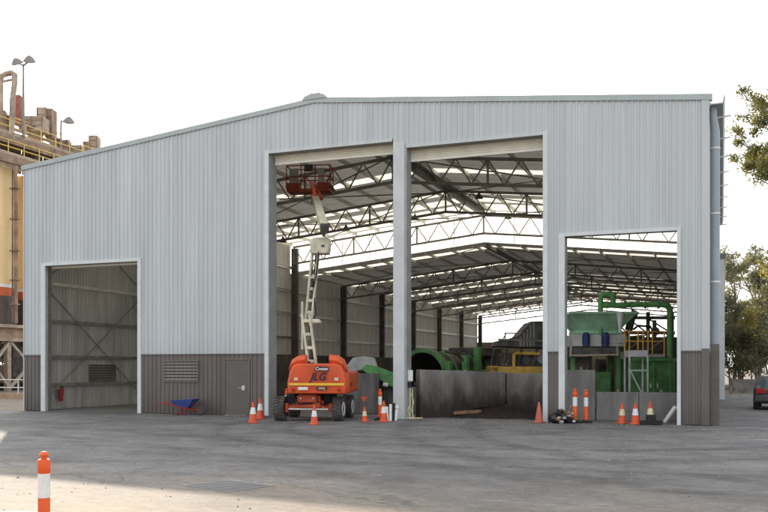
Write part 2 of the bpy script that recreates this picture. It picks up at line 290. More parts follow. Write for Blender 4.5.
class MB:
    def __init__(s): s.v = []; s.f = []
    def add(s, vs, fs):
        n = len(s.v); s.v += [tuple(v) for v in vs]; s.f += [tuple(i + n for i in f) for f in fs]; return s
    def box(s, x0, x1, y0, y1, z0, z1):
        vs = [(x, y, z) for z in (z0, z1) for y in (y0, y1) for x in (x0, x1)]
        return s.add(vs, [(0, 2, 3, 1), (4, 5, 7, 6), (0, 1, 5, 4), (2, 6, 7, 3), (0, 4, 6, 2), (1, 3, 7, 5)])
    def obox(s, c, ax, ay, az):
        c, ax, ay, az = map(Vector, (c, ax, ay, az))
        vs = [c + ax * i + ay * j + az * k for k in (-1, 1) for j in (-1, 1) for i in (-1, 1)]
        return s.add(vs, [(0, 2, 3, 1), (4, 5, 7, 6), (0, 1, 5, 4), (2, 6, 7, 3), (0, 4, 6, 2), (1, 3, 7, 5)])
    def bar(s, p, q, w, h=None, up=(0, 0, 1)):
        p, q = Vector(p), Vector(q); h = h or w; d = q - p
        if d.length < 1e-6: return s
        t = d.normalized(); u = Vector(up)
        if abs(t.dot(u)) > .98: u = Vector((0, 1, 0))
        a = t.cross(u).normalized(); b = a.cross(t).normalized()
        return s.obox((p + q) / 2, a * w / 2, t * d.length / 2, b * h / 2)
    def tube(s, p, q, r, r2=None, n=10, cap=True):
        p, q = Vector(p), Vector(q); r2 = r if r2 is None else r2; t = (q - p).normalized()
        u = Vector((0, 0, 1)) if abs(t.z) < .9 else Vector((1, 0, 0))
        a = t.cross(u).normalized(); b = t.cross(a)
        vs = [p + (a * math.cos(2 * PI * i / n) + b * math.sin(2 * PI * i / n)) * r for i in range(n)]
        vs += [q + (a * math.cos(2 * PI * i / n) + b * math.sin(2 * PI * i / n)) * r2 for i in range(n)]
        fs = [(i, (i + 1) % n, n + (i + 1) % n, n + i) for i in range(n)]
        if cap: fs += [tuple(range(n))[::-1], tuple(range(n, 2 * n))]
        return s.add(vs, fs)
    def path(s, pts, r, n=10):
        pts = [Vector(p) for p in pts]; rs = r if isinstance(r, (list, tuple)) else [r] * len(pts)
        vs = []; prev = None
        for k, p in enumerate(pts):
            t = (pts[min(k + 1, len(pts) - 1)] - pts[max(k - 1, 0)]).normalized()
            if prev is None:
                u = Vector((0, 0, 1)) if abs(t.z) < .9 else Vector((1, 0, 0)); a = t.cross(u).normalized()
            else: a = (prev - t * prev.dot(t)).normalized()
            prev = a; b = t.cross(a)
            vs += [p + (a * math.cos(2 * PI * i / n) + b * math.sin(2 * PI * i / n)) * rs[k] for i in range(n)]
        fs = []
        for k in range(len(pts) - 1):
            fs += [(k * n + i, k * n + (i + 1) % n, (k + 1) * n + (i + 1) % n, (k + 1) * n + i) for i in range(n)]
        fs += [tuple(range(n))[::-1], tuple(range((len(pts) - 1) * n, len(pts) * n))]
        return s.add(vs, fs)
    def lathe(s, prof, c=(0, 0, 0), n=24, axis=(0, 0, 1), phase=0):
        c = Vector(c); t = Vector(axis).normalized()
        u = Vector((1, 0, 0)) if abs(t.z) > .9 else Vector((0, 0, 1)); a = (u - t * u.dot(t)).normalized(); b = t.cross(a)
        vs = [c + t * z + (a * math.cos(2 * PI * i / n + phase) + b * math.sin(2 * PI * i / n + phase)) * r for r, z in prof for i in range(n)]
        fs = [(k * n + i, k * n + (i + 1) % n, (k + 1) * n + (i + 1) % n, (k + 1) * n + i) for k in range(len(prof) - 1) for i in range(n)]
        if prof[0][0] > 1e-4: fs.append(tuple(range(n))[::-1])
        if prof[-1][0] > 1e-4: fs.append(tuple(range((len(prof) - 1) * n, len(prof) * n)))
        return s.add(vs, fs)
    def prism(s, poly, e0, e1, m=None):
        """poly: (a,b) points; extruded on third axis e0..e1; m maps (a,b,e) -> xyz"""
        m = m or (lambda a, b, e: (a, e, b)); n = len(poly)
        vs = [m(a, b, e0) for a, b in poly] + [m(a, b, e1) for a, b in poly]
        fs = [(i, (i + 1) % n, n + (i + 1) % n, n + i) for i in range(n)] + [tuple(range(n))[::-1], tuple(range(n, 2 * n))]
        return s.add(vs, fs)
    def build(s, name, m, parent=None, world=False, smooth=False, bevel=0, seg=2, sub=0, fix=True):
        vs = s.v; pm = WM.get(parent.name, Matrix()) if parent else Matrix()
        if world and parent:
            inv = pm.inverted(); vs = [tuple(inv @ Vector(v)) for v in vs]
        me = bpy.data.meshes.new(name); me.from_pydata(vs, [], s.f); me.update()
        if fix:
            bm = bmesh.new(); bm.from_mesh(me); bmesh.ops.recalc_face_normals(bm, faces=bm.faces); bm.to_mesh(me); bm.free()
        me.materials.append(m)
        if smooth:
            me.polygons.foreach_set('use_smooth', [True] * len(me.polygons))
            me.set_sharp_from_angle(angle=rad(38))
        o = bpy.data.objects.new(name, me); C.objects.link(o)
        if parent: o.parent = parent
        WM[o.name] = pm
        if bevel:
            b = o.modifiers.new('bevel', 'BEVEL'); b.width = bevel; b.segments = seg; b.limit_method = 'ANGLE'; b.angle_limit = rad(35)
            if seg > 1: me.polygons.foreach_set('use_smooth', [True] * len(me.polygons)); me.set_sharp_from_angle(angle=rad(60))
        if sub:
            q = o.modifiers.new('sub', 'SUBSURF'); q.levels = sub; q.render_levels = sub
        return o

def copy_tree(o, parent=None):
    c = o.copy(); C.objects.link(c)
    if parent: c.parent = parent
    for ch in list(o.children): copy_tree(ch, c)
    return c
def text(body, name, size, m, parent, mtx, shear=0., ext=.004, world=False, bold=0.):
    cu = bpy.data.curves.new(name, 'FONT'); cu.body = body; cu.size = size; cu.shear = shear; cu.extrude = ext; cu.offset = bold
    cu.align_x = 'CENTER'; cu.align_y = 'CENTER'; cu.resolution_u = 4
    t = bpy.data.objects.new(name, cu); C.objects.link(t)
    bpy.context.view_layer.update()
    me = bpy.data.meshes.new_from_object(t.evaluated_get(bpy.context.evaluated_depsgraph_get()))
    bpy.data.objects.remove(t); bpy.data.curves.remove(cu)
    pm = WM.get(parent.name, Matrix())
    me.transform((pm.inverted() if world else Matrix()) @ mtx)
    me.materials.clear(); me.materials.append(m)
    o = bpy.data.objects.new(name, me); C.objects.link(o); o.parent = parent; WM[o.name] = pm
    return o
def struct(mb, name, m): return setp(mb.build(name, m, fix=False), kind='structure')

# ------------------------------------------------------------------ setting: ground
W, LA, LB = 27.7, 25.1, 75.4
struct(MB().add([(-900, -600, 0), (900, -600, 0), (900, 1200, 0), (-900, 1200, 0)], [(0, 1, 2, 3)]), 'ground', M_earth)
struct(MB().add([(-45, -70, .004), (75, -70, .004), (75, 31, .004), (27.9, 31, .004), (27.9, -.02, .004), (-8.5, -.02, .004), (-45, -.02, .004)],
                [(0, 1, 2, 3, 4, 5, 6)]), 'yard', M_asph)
struct(MB().add([(.05, -.01, .008), (W - .05, -.01, .008), (W - .05, LB, .008), (.05, LB, .008)], [(0, 1, 2, 3)]), 'shed_floor', M_floor)
mk = MB()
for (a, b, w) in (((716, 432), (732, 432.4), .11), ((754, 440), (772, 440.4), .13), ((640, 427.5), (668, 428.3), .08), ((683, 424.6), (691, 426.6), .08), ((719, 459.5), (727, 460.2), .06), ((730, 397.5), (742, 397.3), .4)):  # last strip: the sunlit line at the far kerb put in as colour
    p, q = gp(*a), gp(*b); t = (q - p).normalized(); n = Vector((-t.y, t.x, 0)) * w / 2; z = Vector((0, 0, .008))
    k = 19; vs = []
    for i in range(k):
        c = p.lerp(q, i / (k - 1)); e = rnd.uniform(.1, 1.2)
        vs += [c + n * e + z, c - n * rnd.uniform(.1, 1.2) + z]
    mk.add(vs, [(2 * i, 2 * i + 1, 2 * i + 3, 2 * i + 2) for i in range(k - 1)])
struct(mk, 'pale_markings', M_mark)  # irregular pale strips laid on the ground
p = gp(33, 511.5)
struct(MB().add([(p.x - .35, p.y - .3, .008), (p.x + .3, p.y - .1, .008), (p.x + .3, p.y + .05, .008), (p.x - .35, p.y - .14, .008)], [(0, 1, 2, 3)]), 'painted_patch', M_mark)
st = MB(); rg = random.Random(5)
for i in range(5200):
    if i < 1500: x, y = rg.uniform(6, 27.6), -.06 - abs(rg.gauss(0, .35))
    elif i < 2000: x, y = rg.uniform(17.5, 23), rg.uniform(-2, .3)
    else:
        f = rg.random() ** .6; d = 11 + 22 * f; t_ = rg.uniform(-.47, .47); x = CAMX + (t_ * CS - SN) * d; y = CAMY + (t_ * SN + CS) * d
        if y > -.1: continue
    r = rg.uniform(.006, .022) * (1 if rg.random() < .93 else 1.7); a = rg.uniform(0, 6.28); h = r * rg.uniform(.5, 1.1)
    vs = [(x + r * rg.uniform(.6, 1.2) * math.cos(a + k * 1.257), y + r * rg.uniform(.6, 1.2) * math.sin(a + k * 1.257), .003) for k in range(5)] + [(x + rg.uniform(-.3, .3) * r, y + rg.uniform(-.3, .3) * r, .004 + h)]
    st.add(vs, [(k, (k + 1) % 5, 5) for k in range(5)])
o = st.build('loose_gravel', mat('gravel_grey', (.30, .28, .26), .9, 0, .4, 9), fix=False); setp(o, 'loose gravel and grit scattered over the yard and along the walls', 'gravel', None, 'stuff')
# kerb at the far end of the side drive and tan kerb on the left boundary
struct(MB().box(28.3, 75, 31.0, 31.3, 0, .14), 'drive_kerb', mat('kerb_concrete', (.42, .40, .37), .85))
struct(MB().box(-40, -.6, 11.5, 11.9, 0, .32).box(-40, -.6, 11.9, 13.2, 0, .18), 'boundary_kerb', mat('tan_kerb', (.42, .30, .20), .85, 0, .15, 2))

# ------------------------------------------------------------------ front shed
ZE, ZR = 10.52, 11.93
def roofA(x): return ZE + (ZR - ZE) * (1 - abs(x - W / 2) / (W / 2))
EB, RB = 8.5, 9.95
def roofB(x): return EB + (RB - EB) * (1 - abs(x - W / 2) / (W / 2))
shed = thing('industrial_shed', 'large pale grey steel shed with tall open roller doors and brown base', 'shed', (W / 2, 0, 0))
PIT = .2
def prof(t):
    t = t % PIT
    for (a, da), (b, db) in zip(((0, 0), (.125, 0), (.133, .034), (.172, .034), (.180, 0), (.2, 0)), ((.125, 0), (.133, .034), (.172, .034), (.180, 0), (.2, 0), (.2001, 0))):
        if a <= t <= b: return da + (db - da) * (t - a) / max(1e-6, b - a)
    return 0.
KN = (0, .125, .133, .172, .180)
def sheet(mb, a0, a1, z0, z1, place, nz=1):
    """ribbed cladding; place(a, depth, z) -> xyz; z0,z1 may be functions of a"""
    st = {a0, a1}; k = math.floor(a0 / PIT)
    while k * PIT < a1:
        for q in KN:
            a = k * PIT + q
            if a0 < a < a1: st.add(a)
        k += 1
    st = sorted(st); f0 = z0 if callable(z0) else (lambda a: z0); f1 = z1 if callable(z1) else (lambda a: z1)
    vs = []
    for a in st:
        d = prof(a); vs += [place(a, d, f0(a)), place(a, d, f1(a))]
    return mb.add(vs, [(2 * i, 2 * i + 2, 2 * i + 3, 2 * i + 1) for i in range(len(st) - 1)])
front = lambda a, d, z: (a, -d, z)
HW = 2.4
O0, O1, O2, O3 = (1.15, 5.88, 6.2), (11.9, 16.95, 10.06), (17.5, 22.42, 9.78), (23.16, 26.75, 6.28)
top = lambda a: roofA(a) - .1
m = MB()
sheet(m, .0, .93, HW, top, front); sheet(m, .93, 6.05, 6.32, top, front); sheet(m, 6.05, 11.73, HW, top, front)
sheet(m, 11.73, 16.98, 10.16, top, front); sheet(m, 16.98, 22.5, 9.88, top, front); sheet(m, 22.42 + .17, 22.95, HW, 6.38, front)
sheet(m, 22.5, 27.5, 6.38, top, front); sheet(m, 26.87, 27.5, HW, 6.38, front); sheet(m, 22.42 + .08, 22.59, 6.38, 9.88, front) if 0 else None
m.build('front_cladding', M_pale, shed, True, fix=False)
for a, b in ((0, .93), (6.05, 9.93), (11.08, 11.73), (22.59, 22.95), (26.87, 27.5)):
    sheet(MB(), a, b, .03, HW - .004, front).build('base_cladding', M_brown, shed, True, fix=False)
sheet(MB(), 9.93, 11.08, 2.22, HW - .004, front).build('base_cladding', M_brown, shed, True, fix=False)
m = MB()
for a, b in ((0, .93), (6.05, 11.73), (22.59, 22.95), (26.87, 27.5)): m.box(a, b, -.05, .012, HW - .03, HW + .012)
m.build('base_flashing', M_brown, shed, True)
# trims round the openings
def trim(x0, x1, z0, z1, y0=-.055, y1=.02): MB().box(x0, x1, y0, y1, z0, z1).build('door_trim', M_trim, shed, True, bevel=.006, seg=1)
trim(.93, 1.15, .0, 6.33); trim(5.88, 6.05, 0, 6.33); trim(1.152, 5.878, 6.2, 6.33)
trim(11.73, 11.9, 0, 10.17)
for q in ((11.902, 16.946, 10.06, 10.17), (17.502, 22.418, 9.78, 9.89)): MB().box(q[0], q[1], -.046, .02, q[2], q[3]).build('door_trim', M_pale, shed, True)
trim(22.42, 22.588, 0, 9.89); trim(22.952, 23.16, 0, 6.39); trim(23.162, 26.748, 6.28, 6.39); trim(26.75, 26.868, 0, 6.39)
MB().box(16.99, 17.42, -.05, .25, 0, 10.0).build('door_mullion', mat('mullion_grey', (.60, .625, .63), .4, 0, .05, 1.2), shed, True, bevel=.012, seg=1)
MB().box(17.422, 17.5, -.03, .5, 0, 9.9).build('door_track', M_grey, shed, True)
# reveals
for x0, x1, zz, yy in ((11.62, 11.9, 10.06, .62), (1.0, 1.15, 6.2, .14)):
    MB().box(x0, x1, .022, yy, 0, zz).build('door_jamb', M_grey, shed, True)
MB().box(17.0, 17.3, .252, .62, 0, 10).build('door_jamb', M_grey, shed, True)
for x0, x1, zz in ((5.88, 6.03, 6.2), (22.42, 23.16, 6.28), (26.75, 27.0, 6.28)): MB().box(x0, x1, .022, .5, 0, zz).build('door_jamb', M_grey, shed, True)
MB().box(22.42, 23.16, .022, .5, 6.29, 9.78).build('door_jamb', M_grey, shed, True)
for x0, x1, zz, y1 in ((11.9, 16.95, 10.062, .38), (17.5, 22.42, 9.782, .38), (1.15, 5.88, 6.202, .3), (23.16, 26.75, 6.282, .3)):
    MB().box(x0, x1, .022, y1, zz, zz + .1).build('door_head', mat('head_soffit', (.30, .29, .27), .6), shed, True)
# corner flashings
MB().box(27.5, W + .03, -.055, .1, 2.47, 10.45).build('corner_flashing', M_pale, shed, True)
MB().box(27.5, W + .03, -.057, .1, 0.02, 2.466).build('base_corner_flashing', M_brown, shed, True)
MB().box(-.03, .02, -.047, .12, 0.02, 10.35).build('corner_flashing', M_pale, shed, True)
# barge capping following the gable
for s in (0, 1):
    x0, x1 = (-.12, W / 2) if s == 0 else (W / 2, W + .12)
    pl = [(x0, roofA(x0) - .13), (x1, roofA(x1) - .13), (x1, roofA(x1) + .06), (x0, roofA(x0) + .06)]
    MB().prism(pl, -.07, .16).build('barge_capping', mat('barge_grey', (.44, .485, .48), .45, 0, .05, 2), shed, True)
MB().prism([(W / 2 - .5, ZR + .0), (W / 2 - .42, ZR + .12), (W / 2 - .14, ZR + .21), (W / 2 + .2, ZR + .21), (W / 2 + .42, ZR + .13), (W / 2 + .5, ZR)], -.1, 25.2).build('ridge_vent', mat('barge_grey', (.44, .485, .48)), shed, True)
# roller shutters wound up behind the heads
def shutter(x0, x1, z0, z1, y):
    m = MB(); n = int((z1 - z0) / .085); pl = []
    for i in range(n):
        a = z0 + i * .085; pl += [(y + .018, a), (y - .018, a + .02), (y - .018, a + .065), (y + .018, a + .084)]
    vs = [(x, yy, z) for x in (x0, x1) for yy, z in pl]; k = len(pl)
    m.add(vs, [(i, i + 1, k + i + 1, k + i) for i in range(k - 1)])
    o = m.build('roller_shutter', M_cream, shed, True, fix=False)
    MB().box(x0, x1, y - .03, y + .03, z0 - .1, z0).build('bottom_rail', M_cream, o, True)
    return o
for x0, x1, z0, z1 in ((11.95, 16.98, 9.86, 10.62), (17.51, 22.41, 9.52, 10.3)):
    shutter(x0, x1, z0 - .06, z1, .42)
    MB().tube((x0, 1.1, z1 + .2), (x1, 1.1, z1 + .2), .33, n=20).build('shutter_drum', M_cream, shed, True, smooth=True)
MB().box(1.2, 5.86, .3, .5, 6.12, 6.22).build('door_rail', M_cream, shed, True)
# personnel door, louvre
d = MB().box(9.99, 11.02, -.02, .03, .02, 2.16).build('door', M_rough, shed, True, bevel=.005, seg=1)
MB().box(9.93, 9.988, -.04, .04, 0, 2.22).box(11.022, 11.08, -.04, .04, 0, 2.22).box(9.988, 11.022, -.04, .04, 2.162, 2.22).build('door_frame', M_brown, shed, True)
h = MB().box(10.72, 10.86, -.035, -.021, .98, 1.16).build('handle', M_chrome, d, True, bevel=.004)
MB().tube((10.78, -.035, 1.07), (10.78, -.085, 1.07), .013).tube((10.79, -.085, 1.07), (10.6, -.085, 1.075), .013).build('lever', M_chrome, h, True, smooth=True)
MB().box(10.02, 11.0, -.16, -.05, .0, .03).build('door_step', M_conc, shed, True)
def louvre(x0, x1, z0, z1, place, m, nm='louvre'):
    fr = MB(); t = .05
    def bx(a0, a1, d0, d1, b0, b1):
        vs = [place(a, d_, z) for z in (b0, b1) for d_ in (d0, d1) for a in (a0, a1)]
        fr.add(vs, [(0, 2, 3, 1), (4, 5, 7, 6), (0, 1, 5, 4), (2, 6, 7, 3), (0, 4, 6, 2), (1, 3, 7, 5)])
    bx(x0, x0 + t, .0, .07, z0, z1); bx(x1 - t, x1, 0, .07, z0, z1); bx(x0 + t, x1 - t, 0, .07, z1 - t, z1); bx(x0 + t, x1 - t, 0, .07, z0, z0 + t)
    o = fr.build(nm, m, shed, True)
    bl = MB(); n = 6
    for i in range(n):
        b = z0 + t + (z1 - z0 - 2 * t) * (i + .1) / n; e = b + (z1 - z0 - 2 * t) / n * .72
        bl.add([place(x0 + t, .068, b), place(x1 - t, .068, b), place(x1 - t, .035, e), place(x0 + t, .035, e)], [(0, 1, 2, 3)])
    bl.build('blades', m, o, True, fix=False)
    bk = MB().add([place(x0 + t, .033, z0 + t), place(x1 - t, .033, z0 + t), place(x1 - t, .033, z1 - t), place(x0 + t, .033, z1 - t)], [(0, 1, 2, 3)])
    bk.build('backing', M_black, o, True, fix=False)
louvre(7.15, 8.78, 1.3, 2.15, front, M_brown)
# roofs (sheet strips per bay, translucent strips between)
def roof_strip(nm, par, y0, y1, zf, side, m, dz=0., ov=.05):
    mb = MB(); xs = (-ov, W / 2) if side == 0 else (W / 2, W + ov)
    n = max(1, int((y1 - y0) / .34)); vs = []
    ys = []
    for i in range(n):
        a = y0 + (y1 - y0) * i / n; w = (y1 - y0) / n
        ys += [(a, 0), (a + w * .6, 0), (a + w * .68, .03), (a + w * .92, .03)]
    ys.append((y1, 0))
    for y, u in ys: vs += [(xs[0], y, zf(xs[0]) + u + dz), (xs[1], y, zf(xs[1]) + u + dz)]
    mb.add(vs, [(2 * i, 2 * i + 1, 2 * i + 3, 2 * i + 2) for i in range(len(ys) - 1)])
    return mb.build(nm, m, par, True, fix=False)
lightsA = [(3.4, 4.4), (12.1, 13.1), (18.0, 19.0), (20.2, 21.6), (22.3, 24.7)]
def do_roof(par, y0, y1, lights, zf, m):
    y = y0; segs = []
    for a, b in lights: segs += [(y, a, 0), (a, b, 1)]; y = b
    segs.append((y, y1, 0))
    for s in (0, 1):
        for a, b, l in segs:
            roof_strip('skylight' if l else 'roof_sheet', par, a, b, zf, s, M_sky if l else m)
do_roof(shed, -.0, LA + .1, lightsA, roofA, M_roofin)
for s in (0, 1):
    for i in range(9):
        x = .15 + 1.62 * i; x = x if s == 0 else W - x
        if abs(x - W / 2) < .4: continue
        MB().box(x - .035, x + .035, .1, LA, roofA(x) - .22, roofA(x) - .03).build('purlin', M_purlin, shed, True)
MB().box(W / 2 - .12, W / 2 + .12, .1, LA, ZR - .34, ZR - .08).build('ridge_beam', M_steel, shed, True)
def truss(par, y, zf, dep, off):
    mb = MB(); ch = .13
    top_ = lambda x: zf(x) - off; bot = lambda x: zf(x) - off - dep
    for x0, x1 in ((.25, W / 2), (W / 2, W - .25)):
        mb.bar((x0, y, top_(x0)), (x1, y, top_(x1)), .12, ch); mb.bar((x0, y, bot(x0)), (x1, y, bot(x1)), .12, ch)
    n = 18; xs = [.3 + (W - .6) * i / n for i in range(n + 1)]
    for i in range(n):
        a, b = xs[i], xs[i + 1]; mid = (a + b) / 2
        mb.bar((a, y, top_(a)), (mid, y, bot(mid)), .06); mb.bar((mid, y, bot(mid)), (b, y, top_(b)), .06)
    for i in (0, 3, 6, 9, 12, 15, 18): mb.bar((xs[i], y, top_(xs[i])), (xs[i], y, bot(xs[i])), .09)
    return mb.build('roof_truss', M_steel, par, True)
for y in (8.37, 16.73, LA - .05): truss(shed, y, roofA, 1.15, .3)
# ibeam columns
def ibeam(par, x, y, z1, nm='column', mt=None, w=.25, d=.45):
    MB().box(x - d / 2, x - d / 2 + .03, y - w / 2, y + w / 2, 0, z1).box(x + d / 2 - .03, x + d / 2, y - w / 2, y + w / 2, 0, z1).box(x - d / 2 + .03, x + d / 2 - .03, y - .015, y + .015, 0, z1).build(nm, mt or M_column, par, True)
for y in (8.37, 16.73, LA - .05):
    ibeam(shed, .38, y, roofA(.4) - .4); ibeam(shed, W - .38, y, roofA(.4) - .4)
for x in (6.3, 11.4, 22.8, .3, 27.35): ibeam(shed, x, .95 if x > 20 or x < 1 else .8, 9.9, mt=M_steel, w=.45, d=.25)
# side walls
lw = lambda a, d, z: (0 - d, a, z)
rw = lambda a, d, z: (W + d, a, z)
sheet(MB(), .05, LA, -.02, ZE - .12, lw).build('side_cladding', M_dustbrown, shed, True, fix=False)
sheet(MB(), .1, LA, HW, ZE - .12, rw).build('side_cladding', M_pale, shed, True, fix=False)
sheet(MB(), .1, LA, .02, HW, rw).build('base_cladding', M_brown, shed, True, fix=False)
for z in (1.1, 2.35, 3.95, 5.62, 7.2, 8.8):
    for x in (.07, W - .07):
        gm = M_purlin if z > 5.5 else M_steel
        if x < 1: MB().box(.02, .2, 8.6, LA, z + .08, z + .10).build('girt_highlight', M_alum, shed, True)  # pale strip added: light caught along the girts put in as colour
        MB().box(x - .06, x + .06, .65, LA, z - .075, z + .075).build('girt', gm, shed, True)
louvreL = lambda a, d, z: (.02 + d * .3, a, z)
louvre(4.1, 6.1, 1.18, 2.02, louvreL, M_brown, 'louvre')
for (a, b) in (((.14, .9, .3), (.14, 8.2, 5.6)), ((.14, .9, 5.6), (.14, 8.2, .3)), ((.16, .9, 5.7), (.16, 8.2, 10.1)), ((.16, 8.2, 5.7), (.16, .9, 10.1))):
    MB().tube(a, b, .03, n=8).build('wall_brace', M_steel, shed, True)
for bay in ((8.37, 16.73), (16.73, 25.0)):
    for s in (0, 1):
        xs = (1.5, W / 2 - .4) if s == 0 else (W - 1.5, W / 2 + .4)
        for f in (0, 1):
            MB().tube((xs[f], bay[0], roofA(xs[f]) - .34), (xs[1 - f], bay[1], roofA(xs[1 - f]) - .34), .035, n=8).build('roof_brace', M_steel, shed, True)
# clear sheeting closing the step between the two roofs
m = MB()
for s in (0, 1):
    sheet(m, 0 if s == 0 else W / 2, W / 2 if s == 0 else W, lambda a: roofB(a) - .02, lambda a: roofA(a) - .06, lambda a, d, z: (a, LA + .02 + d * .4, z))
m.build('clear_gable_sheet', M_clear, shed, True, fix=False)
for i in range(1, 14):
    x = i * W / 14; MB().box(x - .02, x + .02, LA - .02, LA, roofB(x), roofA(x) - .1).build('sheet_batten', M_purlin, shed, True)
# gutter, brackets, downpipe
MB().prism([(W + .06, ZE - .3), (W + .44, ZE - .3), (W + .5, ZE - .03), (W + .47, ZE - .03), (W + .42, ZE - .26), (W + .06, ZE - .26)], -.06, LA + .1).build('gutter', M_gutter, shed, True)
for i in range(9):
    y = .9 + i * 2.9; MB().tube((W + .05, y, ZE - .5), (W + .68, y, ZE - .44), .03, n=8).build('gutter_bracket', M_alum, shed, True)
dp = MB().tube((W + .20, .42, 2.62), (W + .20, .42, 9.1), .145, n=20).build('downpipe', M_pipe, shed, True, smooth=True)
MB().path([(W + .20, .42, 9.1), (W + .20, .42, 9.5), (W + .14, .3, 9.95), (W + .14, .3, 10.25)], [.145, .14, .11, .11], 16).build('downpipe_elbow', M_pipe, dp, True, smooth=True)
for z in (4.6, 6.8, 8.9): MB().tube((W + .20, .42, z), (W + .20, .42, z + .05), .158, n=20).build('pipe_collar', M_alum, dp, True)
MB().box(W + .05, W + .33, .27, .57, 0, 2.62).build('downpipe_guard', mat('guard_brown', (.15, .13, .118), .5), shed, True, bevel=.01)
# ------------------------------------------------------------------ rear shed
rear = thing('rear_shed', 'lower rear shed with dark trussed roof running back behind the front shed', 'shed', (W / 2, LA, 0))
bays = [LA + 8.38 * i for i in range(7)]
lightsB = []
for i, y in enumerate(bays[:6]):
    lightsB.append((y + 1.9, y + 2.9))
    if i >= 2: lightsB.append((y + 5.4, y + 6.6))  # extra strips added to stand for bright reflections under the far roof
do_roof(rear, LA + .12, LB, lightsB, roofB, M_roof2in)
for s in (0, 1):
    for i in range(9):
        x = .15 + 1.62 * i; x = x if s == 0 else W - x
        if abs(x - W / 2) < .4: continue
        MB().box(x - .035, x + .035, LA + .15, LB, roofB(x) - .2, roofB(x) - .03).build('purlin', M_purlin, rear, True)
MB().box(W / 2 - .1, W / 2 + .1, LA + .15, LB, RB - .3, RB - .06).build('ridge_beam', M_steel, rear, True)
for y in bays[1:]:
    y = min(y, LB - .1); truss(rear, y, roofB, 1.0, .26)
    ibeam(rear, .38, y, roofB(.4) - .3); ibeam(rear, W - .38, y, roofB(.4) - .3)
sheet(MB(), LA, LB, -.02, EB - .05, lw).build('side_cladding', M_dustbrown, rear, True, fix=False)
sheet(MB(), LA, LB, .02, EB - .05, rw).build('side_cladding', M_pale, rear, True, fix=False)
for z in (2.35, 3.95, 5.6, 7.2):
    for x in (.1, W - .1): MB().box(x - .1, x + .1, LA, LB, z - .085, z + .085).build('girt', M_alum, rear, True)
sheet(MB(), 0, W, .02, 5.0, lambda a, d, z: (a, LB + d, z)).build('back_cladding', mat('beige_back_sheet', (.34, .30, .24), .6, 0, .12, 1), rear, True, fix=False)
MB().prism([(W + .08, EB - .32), (W + .58, EB - .32), (W + .66, EB + .02), (W + .08, EB + .02)], LA - .05, LB).build('gutter', mat('gutter_olive', (.20, .22, .19), .5), rear, True)
MB().box(W + .06, W + .56, LA - .2, LA + .1, 0, EB - .33).build('corner_pier', M_trim, rear, True)
for bay in zip(bays[:4], bays[1:5]):
    for s in (0, 1):
        xs = (1.5, W / 2 - .4) if s == 0 else (W - 1.5, W / 2 + .4)
        for f in (0, 1):
            MB().tube((xs[f], bay[0] + .1, roofB(xs[f]) - .3), (xs[1 - f], bay[1] - .1, roofB(xs[1 - f]) - .3), .03, n=6).build('roof_brace', M_steel, rear, True)
# high bay lamps
def hb(px, py, d, par):
    p = pt(px, py, d); zf = roofA if p.y < LA else roofB
    t = thing('high_bay_lamp', 'small dark high bay lamp hanging under the shed roof', 'lamp', tuple(p), 0, 'high bay lamps under the roof')
    top_ = zf(p.x) - .2 - p.z
    MB().tube((0, 0, .15), (0, 0, max(.2, top_)), .012, n=6).build('hanger', M_steel, t)
    MB().lathe([(.05, .2), (.07, .12), (.22, -.1), (.23, -.13), (.16, -.13)], n=16).build('lamp_shade', M_dark, t, smooth=True)
for q in ((346, 228, 52), (415, 217.5, 52), (508, 216.5, 53), (479, 196, 47), (283, 240, 52), (331, 188, 44)): hb(*q, shed)

# ------------------------------------------------------------------ dark push wall along the left inside
w = MB().box(.62, .85, 9.5, 62, 0, 2.75).build('push_wall', mat('sooty_push_wall', (.10, .088, .078), .85, 0, .3, .6), fix=True)
setp(w, 'long low dark push wall along the inner left side of the shed', 'wall')
# concrete bunker
def slab(nm, label, p, q, t, h0, h1, m=M_soot):
    p, q = Vector(p), Vector(q); d = (q - p).normalized(); n = Vector((-d.y, d.x)) * t
    vs = [(p.x, p.y, 0), (q.x, q.y, 0), (q.x + n.x, q.y + n.y, 0), (p.x + n.x, p.y + n.y, 0),
          (p.x, p.y, h0), (q.x, q.y, h1), (q.x + n.x, q.y + n.y, h1), (p.x + n.x, p.y + n.y, h0)]
    o = MB().add(vs, [(0, 3, 2, 1), (4, 5, 6, 7), (0, 1, 5, 4), (1, 2, 6, 5), (2, 3, 7, 6), (3, 0, 4, 7)]).build(nm, m, bevel=.025, seg=2)
    L_ = (q - p).length; k = max(1, int(L_ / 1.25))
    for i in range(1, k + 1):
        c = p + d * (L_ * (i - .5) / k)
        MB().box(c.x - .05, c.x + .05, c.y + n.y / 2 - .012, c.y + n.y / 2 + .012, min(h0, h1) - .03, min(h0, h1) + .10).build('lifting_eye', M_rust, o, True, bevel=.01)
    for i in range(1, k if m is M_conc else 1):
        c = p + d * (L_ * i / k); nn = n.normalized()
        MB().obox((c.x - nn.x * .003, c.y - nn.y * .003, min(h0, h1) * .5), (d.x * .012, d.y * .012, 0), (nn.x * .004, nn.y * .004, 0), (0, 0, min(h0, h1) * .49)).build('joint', M_black, o, True)
    return setp(o, label, 'concrete wall')
slab('concrete_wall', 'stained grey concrete bunker wall just right of the slim centre post', (17.75, .75), (20.25, 3.8), .3, 1.79, 1.68)
slab('concrete_wall', 'wide smoke stained concrete wall across the back of the centre bunker', (20.27, 3.82), (23.4, 3.9), .3, 1.66, 1.6)
slab('concrete_wall', 'taller grey concrete end block behind the two orange bollards', (22.95, 1.3), (23.95, 1.6), .5, 1.78, 1.78, M_conc)
slab('concrete_wall', 'low grey concrete barrier below the green tank behind the cones', (23.97, 1.7), (26.85, 1.95), .35, 1.0, 1.0, M_conc)
